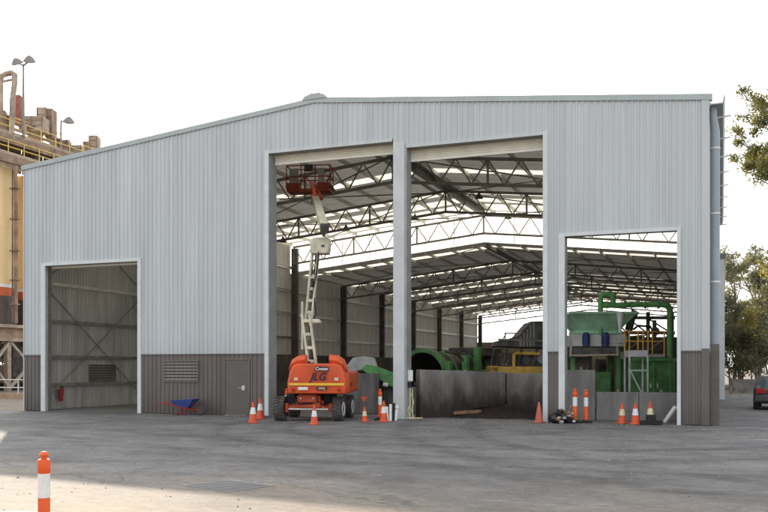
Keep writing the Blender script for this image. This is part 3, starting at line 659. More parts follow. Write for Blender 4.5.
# soil heap at the foot of the bunker
vs = []; fs = []; nx, ny = 40, 14
for j in range(ny + 1):
    for i in range(nx + 1):
        u, v = i / nx, j / ny
        x = 18.6 + 4.4 * u; y = 1.1 + 2.65 * v
        yb = .9 + max(0, (20.25 - x)) * 0.2
        h = .34 * math.sin(PI * u) ** .7 * v ** 1.2 * (1 + .5 * math.sin(5 * u + 1)) + rnd.uniform(-.015, .03)
        if x < 20.25 and y > (x - 17.75) * 1.22 + .75: y = (x - 17.75) * 1.22 + .75
        vs.append((x, y, max(.0, h) - .01 if h < .03 else h))
for j in range(ny):
    for i in range(nx): a = j * (nx + 1) + i; fs.append((a, a + 1, a + nx + 2, a + nx + 1))
o = MB().add(vs, fs).build('soil_heap', M_soil, smooth=True); setp(o, 'low black soil heap spread along the foot of the bunker walls', 'soil heap')
p, q = pt(438, 415.6, 33.0), pt(481, 414.4, 33.4)
o = MB().bar((p.x, p.y, .13), (q.x, q.y, .2), .16, .13).build('timber_beam', M_timber, bevel=.012); setp(o, 'rusty brown beam lying on the soil in the centre bunker', 'beam')

# ------------------------------------------------------------------ boom lift
B = thing('boom_lift', 'orange boom lift with raised cream arm parked rear on in the tall doorway', 'boom lift', (14.42, -1.17, 0), YAW - rad(7))
def wheel(x, y, rad_=.425, w=.36, side=1):
    m = MB(); n = 36; hw = w / 2
    m.lathe([(rad_ * .62, -hw * .9), (rad_ * .9, -hw), (rad_ * .965, -hw * .8), (rad_ * .965, hw * .8), (rad_ * .9, hw), (rad_ * .62, hw * .9)], (x, y, rad_), n, (1, 0, 0))
    for i in range(22):
        a = 2 * PI * i / 22
        for s in (-1, 1):
            a2 = a + (PI / 22 if s > 0 else 0); u = Vector((0, math.cos(a2), math.sin(a2))); v = Vector((0, -math.sin(a2), math.cos(a2)))
            m.obox(Vector((x + s * hw * .48, y, rad_)) + u * rad_ * .965, Vector((hw * .5, 0, 0)) + v * .02 * s, v * .026, u * .022)
    t = m.build('wheel', M_tyre, B, smooth=False)
    MB().lathe([(.0, -.02), (rad_ * .3, -.02), (rad_ * .35, .03), (rad_ * .58, .05), (rad_ * .63, .0), (rad_ * .63, -.12)], (x + side * hw * .75, y, rad_), 24, (side, 0, 0)).build('rim', M_alum, t, smooth=True)
    return t
for x in (-1.03, 1.03):
    for y in (-1.0, 1.05): wheel(x, y, side=1 if x > 0 else -1)
m = MB().box(-.5, .5, -1.0, 1.0, .45, .72).box(-.42, .42, -1.18, -1.0, .46, .9)
m.build('chassis', M_orange2, B, bevel=.03)
MB().box(-.86, .86, -1.1, -.9, .38, .55).box(-.86, .86, .95, 1.15, .38, .55).build('axle', M_orange2, B, bevel=.02)
for q in (-.84, .72): MB().box(q, q + .12, -1.2, -.8, .3, .62).build('steering_knuckle', M_orange2, B, bevel=.02)
MB().tube((-.7, -1.22, .42), (.7, -1.22, .42), .03, n=8).build('tie_rod', M_alum, B, smooth=True)
MB().box(-.34, .30, -1.3, -1.19, .66, .93).build('rear_plate', M_orange2, B, bevel=.02)
for x in (-.25, .2): MB().tube((x, -1.31, .8), (x, -1.335, .8), .035, n=12).build('reflector', M_yelw, B)
MB().tube((0, -.1, .72), (0, -.1, .98), .5, n=28).build('turntable', M_dark, B, smooth=True)
for q in (-.85, .5): MB().box(q, q + .35, -.95, -.3, .62, .94).build('hydraulic_block', M_black, B, bevel=.03)
ox = .38
def hp(x, z): return (ox + x, z)
hood = [hp(-1.03, .97), hp(1.03, .97), hp(1.06, 1.2), hp(1.06, 1.36), hp(.97, 1.75), hp(.88, 1.93), hp(.7, 2.0), hp(-.72, 2.0), hp(-.88, 1.92), hp(-.97, 1.72), hp(-1.06, 1.36), hp(-1.06, 1.2)]
def hm(a, b, e):
    return (a, e, b)
m = MB(); n = len(hood)
rings = [(-1.78, .90, .985), (-1.72, .97, 1.0), (-1.55, 1.0, 1.0), (-.55, 1.0, 1.0)]
cz = 1.4
vs = []
for e, kx, kz in rings: vs += [(ox + (a - ox) * kx, e + .10 * abs((a - ox) / 1.05) ** 2.2, cz + (b - cz) * kz) for a, b in hood]
fs = [(r * n + i, r * n + (i + 1) % n, (r + 1) * n + (i + 1) % n, (r + 1) * n + i) for r in range(len(rings) - 1) for i in range(n)] + [tuple(range(n)), tuple(range((len(rings) - 1) * n, len(rings) * n))]
hood_o = m.add(vs, fs).build('counterweight', M_orange, B, bevel=.045, seg=3)
for s in (-1, 1):
    pts = [(ox + s * (1.0), -1.35, 1.80), (ox + s * .9, -1.36, 1.98), (ox + s * .7, -1.36, 2.09), (ox + s * .42, -1.36, 2.14)]
    vs = []
    mm = MB()
    for (x, y, z), r in zip(pts, (.10, .17, .19, .17)):
        vs += [(x + (.05 if 0 else 0), y + math.cos(2 * PI * i / 12) * r * 1.6, z + math.sin(2 * PI * i / 12) * r) for i in range(12)]
    fs = [(k * 12 + i, k * 12 + (i + 1) % 12, (k + 1) * 12 + (i + 1) % 12, (k + 1) * 12 + i) for k in range(3) for i in range(12)] + [tuple(range(12)), tuple(range(36, 48))]
    mm.add(vs, fs).build('engine_cover', M_orange, B, smooth=True)
MB().box(ox - 1.08, ox - .5, -1.2, .9, 1.0, 1.78).build('side_cowl', M_orange2, B, bevel=.08, seg=3)
MB().box(ox + .5, ox + 1.06, -1.2, .9, 1.0, 1.74).build('side_cowl', M_orange2, B, bevel=.08, seg=3)
# reflective tape, decals
tp = MB(); vs = []
k = 13
for i in range(k):
    u = -1 + 2 * i / (k - 1); x = ox + u * .955
    y = -1.782 + .10 * abs(u * .92) ** 2.2 - .006
    vs += [(x, y, 1.255), (x, y, 1.335)]
tp.add(vs, [(2 * i, 2 * i + 2, 2 * i + 3, 2 * i + 1) for i in range(k - 1)]).build('reflective_tape', M_lamp_y, hood_o, fix=False)
M_decal = mat('decal_black', (.025, .018, .03), .4, 0, .05, 5)
def rot(x, y, z): return Matrix.Translation((x, y, z)) @ Matrix.Rotation(PI / 2, 4, 'X')
text('JLG', 'maker_lettering', .36, M_decal, hood_o, rot(ox + .07, -1.792, 1.545), .32, .003, bold=.010)
pl = [(ox - .06, 1.755), (ox + .42, 1.735), (ox + .45, 1.89), (ox + .0, 1.91)]
MB().prism(pl, -1.79, -1.782).build('hire_decal', M_decal, hood_o)
text('Coates', 'hire_lettering', .15, M_white, hood_o, rot(ox + .19, -1.794, 1.82), .25, .002, bold=.003)
MB().box(ox + .02, ox + .38, -1.79, -1.78, 1.1, 1.21).build('model_plate', M_decal, hood_o)
text('450AJ', 'model_lettering', .10, M_yelw, hood_o, rot(ox + .2, -1.795, 1.155), 0, .002, bold=.002)
for sx in (-1, 1):
    MB().box(ox + sx * .80 - .05, ox + sx * .80 + .05, -1.745, -1.70, 1.06, 1.15).build('tail_light', M_tail, hood_o, bevel=.01)
    MB().box(ox + sx * .70 - .07, ox + sx * .70 + .07, -1.757, -1.742, 1.42, 1.52).build('safety_label', M_yelw, hood_o)
MB().box(ox - .62, ox - .28, -1.785, -1.775, 1.10, 1.2).build('serial_label', M_white, hood_o)
MB().box(ox - .012, ox + .012, -1.6, -1.2, 2.0, 2.012).build('seam', M_black, hood_o)
MB().tube((ox - .3, -1.5, 1.98), (ox - .3, -1.5, 2.08), .05, n=12).build('filler_cap', M_black, B, smooth=True)
MB().path([(-.3, -.9, 1.0), (-.5, -1.15, .8), (-.35, -1.25, .6), (.1, -1.2, .62), (.4, -1.15, .8), (.45, -.9, .98)], .025, 8).path([(.1, -.9, 1.0), (.3, -1.2, .7), (.62, -1.1, .5)], .02, 8).build('hydraulic_hose', M_black, B, smooth=True)
# arms
def ladder(nm, p, q, wdt, rail, dep, rungs, m=M_boom):
    p, q = Vector(p), Vector(q); mb = MB(); X = Vector((1, 0, 0))
    for s in (-1, 1): mb.bar(p + X * s * wdt / 2, q + X * s * wdt / 2, rail, dep, up=(0, 1, 0))
    for i in range(rungs):
        c = p.lerp(q, (i + .5) / rungs); mb.obox(c, (wdt / 2, 0, 0), (0, dep * .35, 0), (0, 0, .055))
    return mb.build(nm, m, B, bevel=.008, seg=1)
ladder('lower_arm', (.06, -.75, 1.85), (-.22, -.6, 3.75), .27, .075, .2, 4)
ladder('upper_arm', (-.20, -.35, 3.2), (.06, -.2, 6.15), .22, .07, .2, 7)
MB().tube((-.38, -.5, 3.52), (.25, -.5, 3.52), .07, n=14).box(.0, .3, -.6, -.4, 3.45, 3.53).build('arm_pivot', M_boom, B, smooth=True)
MB().bar((-.34, -.62, 2.5), (-.36, -.55, 4.2), .06, .1).build('arm_link', M_boom, B)
MB().path([(.2, -.35, 2.0), (.02, -.5, 2.6), (-.12, -.48, 3.3), (.1, -.4, 3.75), (.0, -.35, 4.6), (.14, -.36, 5.4), (.2, -.4, 6.0)], .028, 8).build('cable', M_black, B, smooth=True)
MB().tube((-.08, -.3, 2.2), (-.1, -.3, 3.3), .05, n=10).tube((-.1, -.3, 3.3), (-.06, -.22, 5.8), .032, n=10).build('lift_ram', M_dark, B, smooth=True)
MB().path([(-.02, -.3, 2.0), (-.16, -.28, 3.4), (-.02, -.1, 5.0), (.05, -.1, 6.0)], .035, 8).build('hose_bundle', M_black, B, smooth=True)
MB().prism([(-.10, 5.92), (.52, 5.92), (.56, 6.1), (.56, 6.5), (.0, 6.5), (-.12, 6.35)], -.42, .1).build('arm_knuckle', M_boom, B, bevel=.03)
MB().box(.3, .42, -.44, -.42, 6.15, 6.23).build('knuckle_badge', M_dark, B)
def l2(px, py, d):
    w_ = pt(px, py, d); return WM[B.name].inverted() @ w_
a, b = l2(324.5, 228, 30.6), l2(315.5, 199, 36.5)
bm_ = MB().bar(a, b, .27, .3).build('main_boom', M_boom, B, bevel=.015)
dd = (b - a).normalized()
MB().bar(a - dd * .12, a + dd * .02, .31, .34).build('boom_end_plate', M_dark, B, bevel=.02)
MB().bar(a + dd * .4 + Vector((.0, 0, -.34)), a + dd * 2.6 + Vector((0, 0, -.2)), .09, .09).build('boom_ram', M_dark, B)
e = l2(312, 183, 37.4)
MB().bar(b - dd * .1, b + dd * .35, .34, .36).build('boom_head', M_orange, B, bevel=.04)
MB().bar(b + dd * .2, e, .16, .2).build('jib', M_orange, B, bevel=.02)
MB().bar(b + dd * .2 + Vector((.28, 0, -.05)), e + Vector((.12, 0, -.1)), .1, .1).build('jib_ram', M_orange2, B)
# platform basket
fl = l2(310, 193, 37.6); bk = MB(); hx, hy, H = .93, .40, 1.1
x, y, z = fl
MB().box(x - hx, x + hx, y - hy, y + hy, z, z + .12).build('platform_floor', M_basket, B, bevel=.015)
for sx in (-1, -.33, .33, 1):
    for sy in (-1, 1): bk.tube((x + sx * hx, y + sy * hy, z + .12), (x + sx * hx, y + sy * hy, z + H), .025, n=8)
for zz in (z + .62, z + H):
    P = [(x - hx, y - hy, zz), (x + hx, y - hy, zz), (x + hx, y + hy, zz), (x - hx, y + hy, zz)]
    for i in range(4): bk.tube(P[i], P[(i + 1) % 4], .027, n=8)
bk.build('platform_rail', M_basket, B, smooth=True)
for q0, q1 in ((x - hx, x - .35), (x + .38, x + hx)): MB().box(q0, q1, y - hy - .03, y - hy + .03, z + .12, z + .36).build('kick_plate', M_basket, B)
for q0, q1 in ((x - .82, x - .42), (x + .42, x + .68)): MB().box(q0, q1, y - hy + .05, y - hy + .1, z + .38, z + .98).build('tool_tray', M_canvas, B)
MB().box(x - .15, x + .2, y - hy - .1, y - hy + .1, z + .85, z + 1.12).build('control_box', M_dark, B, bevel=.02)

# ------------------------------------------------------------------ cones and bollards
def cone(px, py, hpx, label, band='white', y=None, d=None, faded=False, tilt=0):
    g = gp(px, py) if d is None else pt(px, py, d); g.z = 0
    dist = (g - Vector((CAMX, CAMY, 0))).dot(Vector((-SN, CS, 0)))
    H = hpx * dist / F
    t = thing('traffic_cone', label, 'traffic cone', (g.x, g.y, .006), rnd.uniform(0, 1.5), 'traffic cones around the doorways')
    R = H * .2; cm = M_conefade if faded else M_cone
    MB().box(-R * 1.22, R * 1.22, -R * 1.22, R * 1.22, 0, H * .05).build('base', cm, t, bevel=.012)
    rr = lambda z: R * (1 - z / H) + .022 * z / H + .008
    MB().lathe([(rr(0) * 1.04, H * .05), (rr(H * .08), H * .08), (rr(H * .97), H * .97), (rr(H) * .8, H), (.0, H)], n=24).build('cone_body', cm, t, smooth=True)
    if band:
        bz0, bz1 = (H * .42, H * .72) if band != 'yellow' else (H * .4, H * .7)
        MB().lathe([(rr(bz0) + .006, bz0), (rr(bz1) + .006, bz1), (rr(bz1) - .004, bz1 + .004)], n=24).build('reflective_band', M_white if band == 'white' else M_yelw, t, smooth=True)
    return t
cone(253, 423.2, 21.5, 'larger white banded orange cone standing in front of its pair near the brown door')
cone(260.3, 419.2, 21, 'white banded orange cone tucked behind another against the shed corner')
cone(314.3, 425, 19.5, 'white banded orange cone alone in front of the boom lift wheels')
cone(364.5, 422, 15, 'small yellow banded orange cone just right of the boom lift', 'yellow')
cone(383.8, 421.5, 21, 'white banded orange cone beside the bollard left of the centre post', 'white', d=30.1)
cone(539, 423.2, 21, 'plain faded orange cone without any band at the foot of the wide pillar', None, d=29.6, faded=True)
cone(622, 424, 20.5, 'yellow banded orange cone leftmost before the low concrete barrier', 'yellow', d=29.2)
cone(635.3, 424.6, 21.5, 'white banded orange cone beside the black block at the low barrier', 'white', d=28.8)
t = cone(650.2, 424, 22.5, 'small yellow banded cone sunk in a black rubber block by the barrier', 'yellow', d=28.9)
g = pt(650.5, 424, 28.65)
o = MB().prism([(-.34, 0), (.34, 0), (.34, .15), (.16, .15), (.16, .33), (-.16, .33), (-.16, .15), (-.34, .15)], -.2, -.04).build('rubber_block', M_black, bevel=.02); 
o.location = (g.x, g.y - .08, .006); o.rotation_euler = (0, 0, YAW * .6); setp(o, 'black stepped rubber block in front of the last cone by the barrier', 'block')

def bollard(px, py, H, label, d=None, rub=True):
    g = gp(px, py) if d is None else pt(px, py, d)
    t = thing('bollard', label, 'bollard', (g.x, g.y, .006), rnd.uniform(0, 3), 'orange T top bollards')
    k = H / .96
    MB().lathe([(.19 * k, 0), (.19 * k, .035 * k), (.11 * k, .06 * k), (.075 * k, .09 * k)], n=8, phase=.39).build('rubber_foot', M_black, t)
    MB().lathe([(.062 * k, .06 * k), (.062 * k, .46 * k), (.059 * k, .47 * k), (.059 * k, .73 * k), (.066 * k, .74 * k), (.065 * k, .86 * k), (.058 * k, .878 * k), (.03 * k, .885 * k), (.026 * k, .9 * k), (.045 * k, .905 * k), (.05 * k, .925 * k), (.034 * k, .95 * k), (.02 * k, .96 * k), (0, .962 * k)], n=28).build('post', M_boll, t, smooth=True)
    MB().lathe([(.060 * k, .473 * k), (.0622 * k, .475 * k), (.0622 * k, .727 * k), (.060 * k, .729 * k)], n=28).build('reflective_band', M_white, t, smooth=True)
    return t
bollard(44, 543, .96, 'close orange and white bollard on the sunlit ground in the left foreground')
bollard(575, 423.3, 1.15, 'orange bollard with a torn tag, nearer the rubbish heap', d=29.4)
bollard(586, 423, 1.13, 'clean orange bollard right of its twin before the grey end block', d=29.45)
bollard(380, 420.5, 1.1, 'orange bollard left of the slim centre post behind a cone', d=31.2)
bollard(286.5, 419, 1.05, 'orange bollard half hidden behind the left wheel of the boom lift', d=34)
# ------------------------------------------------------------------ small clutter by the centre post
g = pt(392, 420, 30.6)
t = thing('folded_barrier', 'white and black folded barrier boards leaning on the slim centre post', 'barrier', (g.x, g.y, .006), YAW)
for i, (x, h, m) in enumerate(((-.17, .50, M_white), (-.05, .58, M_white), (.06, .62, M_black), (.15, .55, M_white))):
    MB().obox((x, .03 * i, h / 2), (.045, 0, 0), (0, .015, 0), (.015 * (i - 1), .04, h / 2)).build('board', m, t, bevel=.004, seg=1)
MB().tube((-.25, .05, .36), (.22, .1, .42), .012, n=6).build('cross_bar', M_red, t)
g = pt(364, 419, 31.6)
t = thing('warning_flag_stand', 'dark stand with a small red triangle flag beside the boom lift', 'sign', (g.x, g.y, .006), YAW)
MB().tube((0, 0, 0), (0, 0, .75), .012, n=8).bar((-.22, 0, .015), (.22, 0, .015), .04, .03).bar((0, -.2, .015), (0, .2, .015), .04, .03).build('stand', M_steel, t)
MB().prism([(-.12, .82), (.12, .82), (0, .6)], -.025, -.015).build('flag', M_cone, t)
g = pt(411, 419.5, 31.9)
t = thing('hose_stand', 'pale yellow stand pipe with white box and black valve behind the centre post', 'stand pipe', (g.x, g.y, .01), YAW)
MB().tube((-.04, 0, 0), (-.04, 0, 1.4), .03, n=10).tube((.06, .02, 0), (.05, .02, 1.1), .022, n=10).build('pipe', M_yelw, t, smooth=True)
MB().box(-.16, .07, -.06, .08, 1.36, 1.76).build('control_box', M_white, t, bevel=.02)
MB().box(-.14, .02, -.09, .05, 1.14, 1.33).tube((.1, 0, 1.24), (.2, 0, 1.24), .09, n=14).build('valve', M_black, t, bevel=.01)
pts = [(-.04, .0, .5), (-.12, -.06, .3), (-.06, -.1, .1), (-.25, -.15, .03), (-.1, -.3, .03), (.2, -.22, .03), (.42, -.12, .03)]
MB().path(pts, .022, 8).path([(.02, -.02, .9), (.09, -.07, .6), (.02, -.08, .3), (.1, -.1, .05), (-.2, -.28, .025)], .018, 8).build('hose', M_yelw, t, smooth=True)
# blue tarp scrap at the shed corner
g = pt(267, 417, 33.2)
vs = [(rnd.uniform(-.3, .3) if 0 else (i - 4) * .075, (j - 2) * .08, .02 + .1 * rnd.random() * math.sin(PI * i / 8) * math.sin(PI * j / 4)) for j in range(5) for i in range(9)]
o = MB().add(vs, [(j * 9 + i, j * 9 + i + 1, j * 9 + i + 10, j * 9 + i + 9) for j in range(4) for i in range(8)]).build('tarpaulin', M_blueb, smooth=True)
o.location = (g.x, g.y - .15, .01); setp(o, 'crumpled blue tarpaulin scrap on the ground by the tall doorway corner', 'tarpaulin')
# rubbish heap beside the wide pillar
g = pt(561, 423, 29.35)
t = thing('rubbish_heap', 'heap of black bags, white rags and sticks against the wide pillar', 'rubbish heap', (g.x, g.y, .006), YAW)
def blob(r, c, sq=(1, 1, 1), amp=.22):
    bm = bmesh.new(); bmesh.ops.create_icosphere(bm, subdivisions=3, radius=r)
    ph = [rnd.uniform(0, 6) for _ in range(6)]
    for v in bm.verts:
        n = v.co.normalized(); k = 1 + amp * (math.sin(n.x * 5 + ph[0]) * math.sin(n.y * 6 + ph[1]) + .6 * math.sin(n.z * 9 + ph[2]) * math.sin(n.x * 8 + ph[3])) + rnd.uniform(-.05, .05)
        v.co = Vector((v.co.x * k * sq[0] + c[0], v.co.y * k * sq[1] + c[1], max(0, v.co.z * k * sq[2] + c[2])))
    vs = [tuple(v.co) for v in bm.verts]; fs = [tuple(v.index for v in f.verts) for f in bm.faces]; bm.free()
    return MB().add(vs, fs)
for c, r in (((-.24, .0, .17), .17), ((.02, .05, .2), .2), ((.26, .0, .13), .15), ((-.05, -.12, .34), .13)): blob(r, c).build('rubbish_bag', M_black, t, smooth=True)
for i in range(15):
    c = (rnd.uniform(-.4, .42), rnd.uniform(-.3, -.12), 0); c = (c[0], c[1], rnd.uniform(.05, .55 - abs(c[0]) * .7)); r = rnd.uniform(.03, .065); m = rnd.choice([M_white, M_canvas, M_canvas, M_timber, M_dark, M_dark])
    blob(r, c, (1.3, .8, .8), .4).build('rag', m, t, smooth=False)
for i in range(11):
    a = rnd.uniform(-.4, .3); MB().bar((a, -.15 + rnd.uniform(-.15, .1), rnd.uniform(.02, .15)), (a + rnd.uniform(-.25, .45), -.1 + rnd.uniform(-.1, .15), rnd.uniform(.25, .72)), .02, .014).build('stick', rnd.choice([M_timber, M_dark, M_yelw, M_rust]), t)
# white pipe leaning on the right door jamb
p, q = pt(665, 423.5, 29.1), pt(675.5, 407, 28.75)
o = MB().tube((p.x, p.y, .07), (q.x, q.y, q.z), .07, n=14).build('leaning_pipe', M_white, smooth=True); setp(o, 'short white pipe leaning against the right hand door jamb', 'pipe')
# fire extinguisher in left bay
g = pt(61, 402, 38.5)
t = thing('fire_extinguisher', 'red fire extinguisher hanging inside the small left doorway', 'fire extinguisher', (.34, 1.86, .36))
MB().lathe([(.08, 0), (.095, .03), (.095, .5), (.06, .58), (.03, .6), (.03, .64), (0, .64)], n=18).build('cylinder_body', M_red, t, smooth=True)
MB().box(-.03, .1, -.02, .02, .64, .68).build('handle', M_black, t); MB().path([(.03, 0, .64), (.13, 0, .6), (.12, 0, .3)], .015, 8).build('hose', M_black, t, smooth=True)
MB().box(-.26, -.1, -.06, .06, .1, .5).build('bracket', M_steel, t)
# wheelbarrow
wbp = gp(196, 415.5)
t = thing('wheelbarrow', 'blue wheelbarrow with red handles parked against the brown base wall', 'wheelbarrow', (8.55, -.62, .006), rad(6))
tr = MB(); P0 = [(-.42, -.3), (.42, -.26), (.42, .26), (-.42, .3)]
lo = [(-.28, -.2, .34), (.2, -.17, .30), (.2, .17, .30), (-.28, .2, .34)]; hi = [(-.5, -.33, .58), (.48, -.3, .64), (.48, .3, .64), (-.5, .33, .58)]
hi2 = [(a * .97, b * .96, c) for a, b, c in hi]; lo2 = [(a * .95, b * .95, c + .02) for a, b, c in lo]
tr.add(lo + hi + hi2 + lo2, [(0, 1, 2, 3)] + [(i, (i + 1) % 4, 4 + (i + 1) % 4, 4 + i) for i in range(4)] + [(4 + i, 4 + (i + 1) % 4, 8 + (i + 1) % 4, 8 + i) for i in range(4)] + [(8 + i, 8 + (i + 1) % 4, 12 + (i + 1) % 4, 12 + i) for i in range(4)] + [(12, 13, 14, 15)])
tr.build('tray', M_blueb, t, bevel=.015)
for s in (-1, 1):
    MB().path([(-1.05, s * .3, .50), (-.5, s * .26, .40), (.1, s * .16, .27), (.62, s * .05, .18)], .021, 8).build('handle', M_red, t, smooth=True)
    MB().path([(-.18, s * .2, .36), (-.25, s * .24, .02), (-.12, s * .24, .02), (.12, s * .16, .28)], .016, 8).build('leg', M_red, t, smooth=True)
    MB().bar((.3, s * .12, .5), (.62, s * .05, .2), .03, .012).build('wheel_strut', M_red, t)
wl = MB().lathe([(.10, -.04), (.16, -.05), (.19, -.025), (.19, .025), (.16, .05), (.10, .04)], (.66, 0, .19), 24, (0, 1, 0)).build('wheel', M_tyre, t, smooth=True)
MB().lathe([(.0, -.03), (.1, -.03), (.1, .03), (0, .03)], (.66, 0, .19), 16, (0, 1, 0)).build('rim', M_red, wl)
# drain grate set in the asphalt
ctr = Vector((20.87, -17.9, 0))
GP = [gp(182.5, 485.5), gp(232, 480.6), gp(275, 486), gp(226, 492.8)]
t = thing('drain_grate', 'flush steel drain grate with pale concrete edge in the yard', 'drain', tuple(ctr))
c0 = sum(GP, Vector()) / 4
fr = MB(); inner = [c0 + (p - c0) * .93 for p in GP]
for i in range(4):
    j = (i + 1) % 4; fr.add([(*GP[i].xy, .012), (*GP[j].xy, .012), (*inner[j].xy, .012), (*inner[i].xy, .012)], [(0, 1, 2, 3)])
fr.build('concrete_edge', mat('grate_edge', (.42, .42, .41), .8, 0, .2, 6), t, True, fix=False)
MB().add([(*p.xy, .009) for p in inner], [(0, 1, 2, 3)]).build('grate_bed', mat('grate_bed', (.12, .12, .125), .8), t, True, fix=False)
gb = MB(); A, B_, C_, D_ = inner
for i in range(1, 22):
    u = i / 22; p = A.lerp(B_, u); q = D_.lerp(C_, u); gb.bar((p.x, p.y, .013), (q.x, q.y, .013), .02, .006)
for i in (1, 2, 3):
    u = i / 4; p = A.lerp(D_, u); q = B_.lerp(C_, u); gb.bar((p.x, p.y, .013), (q.x, q.y, .013), .03, .007)
gb.build('grate_bars', mat('grate_steel', (.21, .21, .21), .7, .1), t, True)

# ------------------------------------------------------------------ machinery inside the shed
def loc(px, d, rz=0.):
    p = pt(px, 400, d); return (p.x, p.y, .01)
# trommel screen
t = thing('trommel_screen', 'green trommel screen drum with open round mouth behind the bunker wall', 'trommel', loc(423, 41), YAW + rad(-34))
k = 41 / F
def ring(r0, r1, y0, y1, n=40):
    return MB().lathe([(r0, y0), (r1, y0), (r1, y1), (r0, y1), (r0, y0)], (0, 0, 1.45), n, (0, 1, 0))
r_ = ring(1.12, 1.30, -.1, .30); r_.f = [f for f in r_.f if len(f) == 4]
r_.build('drum_ring', M_greend, t, smooth=True)
dr = MB().lathe([(1.1, .1), (1.12, .3), (1.12, 4.6)], (0, 0, 1.45), 40, (0, 1, 0)); dr.f = [f for f in dr.f if len(f) == 4]
dr.build('drum', mat('drum_steel', (.07, .055, .045), .6, .3, .3, 2), t, smooth=True, fix=False)
for y in (1.2, 2.3, 3.4, 4.5):
    q = MB().lathe([(1.12, y), (1.2, y), (1.2, y + .12), (1.12, y + .12)], (0, 0, 1.45), 36, (0, 1, 0)); q.f = [f for f in q.f if len(f) == 4]
    q.build('drum_hoop', M_greend, t, smooth=True)
MB().box(1.12, 1.5, -.12, .22, .0, 2.15).box(1.22, 1.5, .25, 4.4, .6, 1.75).build('side_guard', M_greend, t, bevel=.03)
for q in ((1.22, 1.48, 1.5, 1.8, 1.75, 2.45), (1.2, 1.5, 2.7, 3.0, 1.75, 2.85)): MB().box(*q).build('guard_post', M_green, t, bevel=.02)
MB().box(-1.45, -1.15, -.1, 4.6, .0, .9).box(1.1, 1.4, -.1, 4.6, 0, .62).build('base_frame', M_greend, t, bevel=.03)
MB().box(-.6, 1.3, 3.4, 5.6, 2.42, 2.85).box(.2, 1.5, 4.6, 6.2, .0, 2.42).build('feed_hopper', M_dark, t, bevel=.04)
MB().path([(.9, .5, 2.6), (1.2, 1.2, 2.5), (1.35, 1.6, 2.1)], .05, 8).path([(.8, 1.4, 2.65), (1.2, 2.0, 2.5), (1.4, 2.4, 2.0)], .05, 8).build('hydraulic_hose', M_dark, t, smooth=True)
# mobile screener with dark hopper on yellow chassis
t = thing('mobile_screener', 'yellow framed mobile screener with dark raised hopper behind the bunker', 'screener', loc(520, 41), YAW)
k = 41 / F
X = lambda px: (px - 520) * k
Z = lambda py: 1.85 + (368 - py) * k - .01
MB().box(X(489), X(560), -.6, -.35, Z(374), Z(366.5)).box(X(489), X(497), -.6, 1.4, Z(372), Z(366)).box(X(489), X(560), 1.2, 1.4, Z(374), Z(366.5)).build('chassis_beam', M_yellow, t, bevel=.03)
MB().box(X(500), X(556), -.2, 1.2, Z(367), Z(353)).build('engine_block', M_dark, t, bevel=.06)
MB().path([(X(512.5), -.45, Z(367)), (X(512.5), -.45, Z(354.5)), (X(515), -.45, Z(353.3)), (X(538), -.45, Z(354))], .085, 10).build('guard_tube', M_yellow, t, smooth=True)
hop = [(X(494), Z(346.5)), (X(560), Z(349)), (X(560), Z(321.5)), (X(529), Z(322)), (X(516), Z(337)), (X(497), Z(341))]
MB().prism(hop, -.7, 1.5).build('feed_hopper', M_dark, t, bevel=.03)
for u in range(5):
    a = X(531 - 3.2 * u); zb = Z(322.5 + 3.7 * u)
    MB().box(a - .05, a + .05, -.76, -.7, Z(347), zb).build('hopper_rib', M_steel, t)
MB().bar((X(496), -.72, Z(340)), (X(540), -.72, Z(341.5)), .08, .08).bar((X(503), -.74, Z(334)), (X(517), -.74, Z(334)), .06).bar((X(503), -.74, Z(340)), (X(503), -.74, Z(333)), .06).bar((X(504), -.74, Z(334)), (X(500), -.74, Z(341)), .05).build('hopper_rail', M_steel, t)
for x0 in (493, 505, 520, 535, 550): MB().bar((X(x0), -.5, Z(349)), (X(x0 - 3), -.4, Z(367)), .09, .09).build('hopper_leg', M_dark, t)
for x0 in (492, 554):
    for y0 in (-.5, 1.3): MB().box(X(x0) - .15, X(x0) + .15, y0 - .15, y0 + .15, 0, Z(374)).build('support_leg', M_yellow, t)
for x0, py, r in ((506, 361, .14), (525, 360, .2), (541, 358, .26)): MB().tube((X(x0), -.32, Z(py)), (X(x0), -.2, Z(py)), r, n=18).build('pulley', M_canvas if x0 > 530 else M_dark, t, smooth=True)
MB().box(X(503), X(506), -.3, -.2, Z(365), Z(362)).build('notice', M_white, t)
# conveyor beside boom lift and its block
t = thing('mobile_conveyor', 'green conveyor with grey canvas hood behind the boom lift', 'conveyor', loc(365, 36.5), YAW)
k = 36.5 / F; X = lambda px: (px - 365) * k
Zc = lambda py: 1.85 + (368 - py) * k - .01
MB().prism([(X(348), Zc(373)), (X(378), Zc(367.5)), (X(375), Zc(358)), (X(364), Zc(356.5)), (X(353), Zc(358)), (X(347), Zc(366))], -.5, .6).build('hood', M_canvas, t, bevel=.05)
MB().prism([(X(362), Zc(370)), (X(366), Zc(364.5)), (X(376), Zc(366)), (X(408), Zc(378)), (X(408), Zc(390)), (X(394), Zc(388))], -.75, .3).build('belt_frame', M_green, t, bevel=.03)
MB().tube((X(383), -.8, Zc(384)), (X(388), -.8, Zc(385)), .09, n=12).build('roller', M_white, t, smooth=True)
MB().box(X(378), X(384), -.4, .3, 0, Zc(377)).box(X(398), X(404), -.4, .3, 0, Zc(387)).build('leg', M_dark, t)
p = pt(364, 400, 35.6)
o = MB().box(-.62, .62, -.45, .35, 0, 1.62).build('concrete_block', M_conc2, bevel=.03); o.location = (p.x, p.y, .01); o.rotation_euler = (0, 0, YAW); setp(o, 'dark square concrete block under the grey canvas hood behind the lift', 'block')
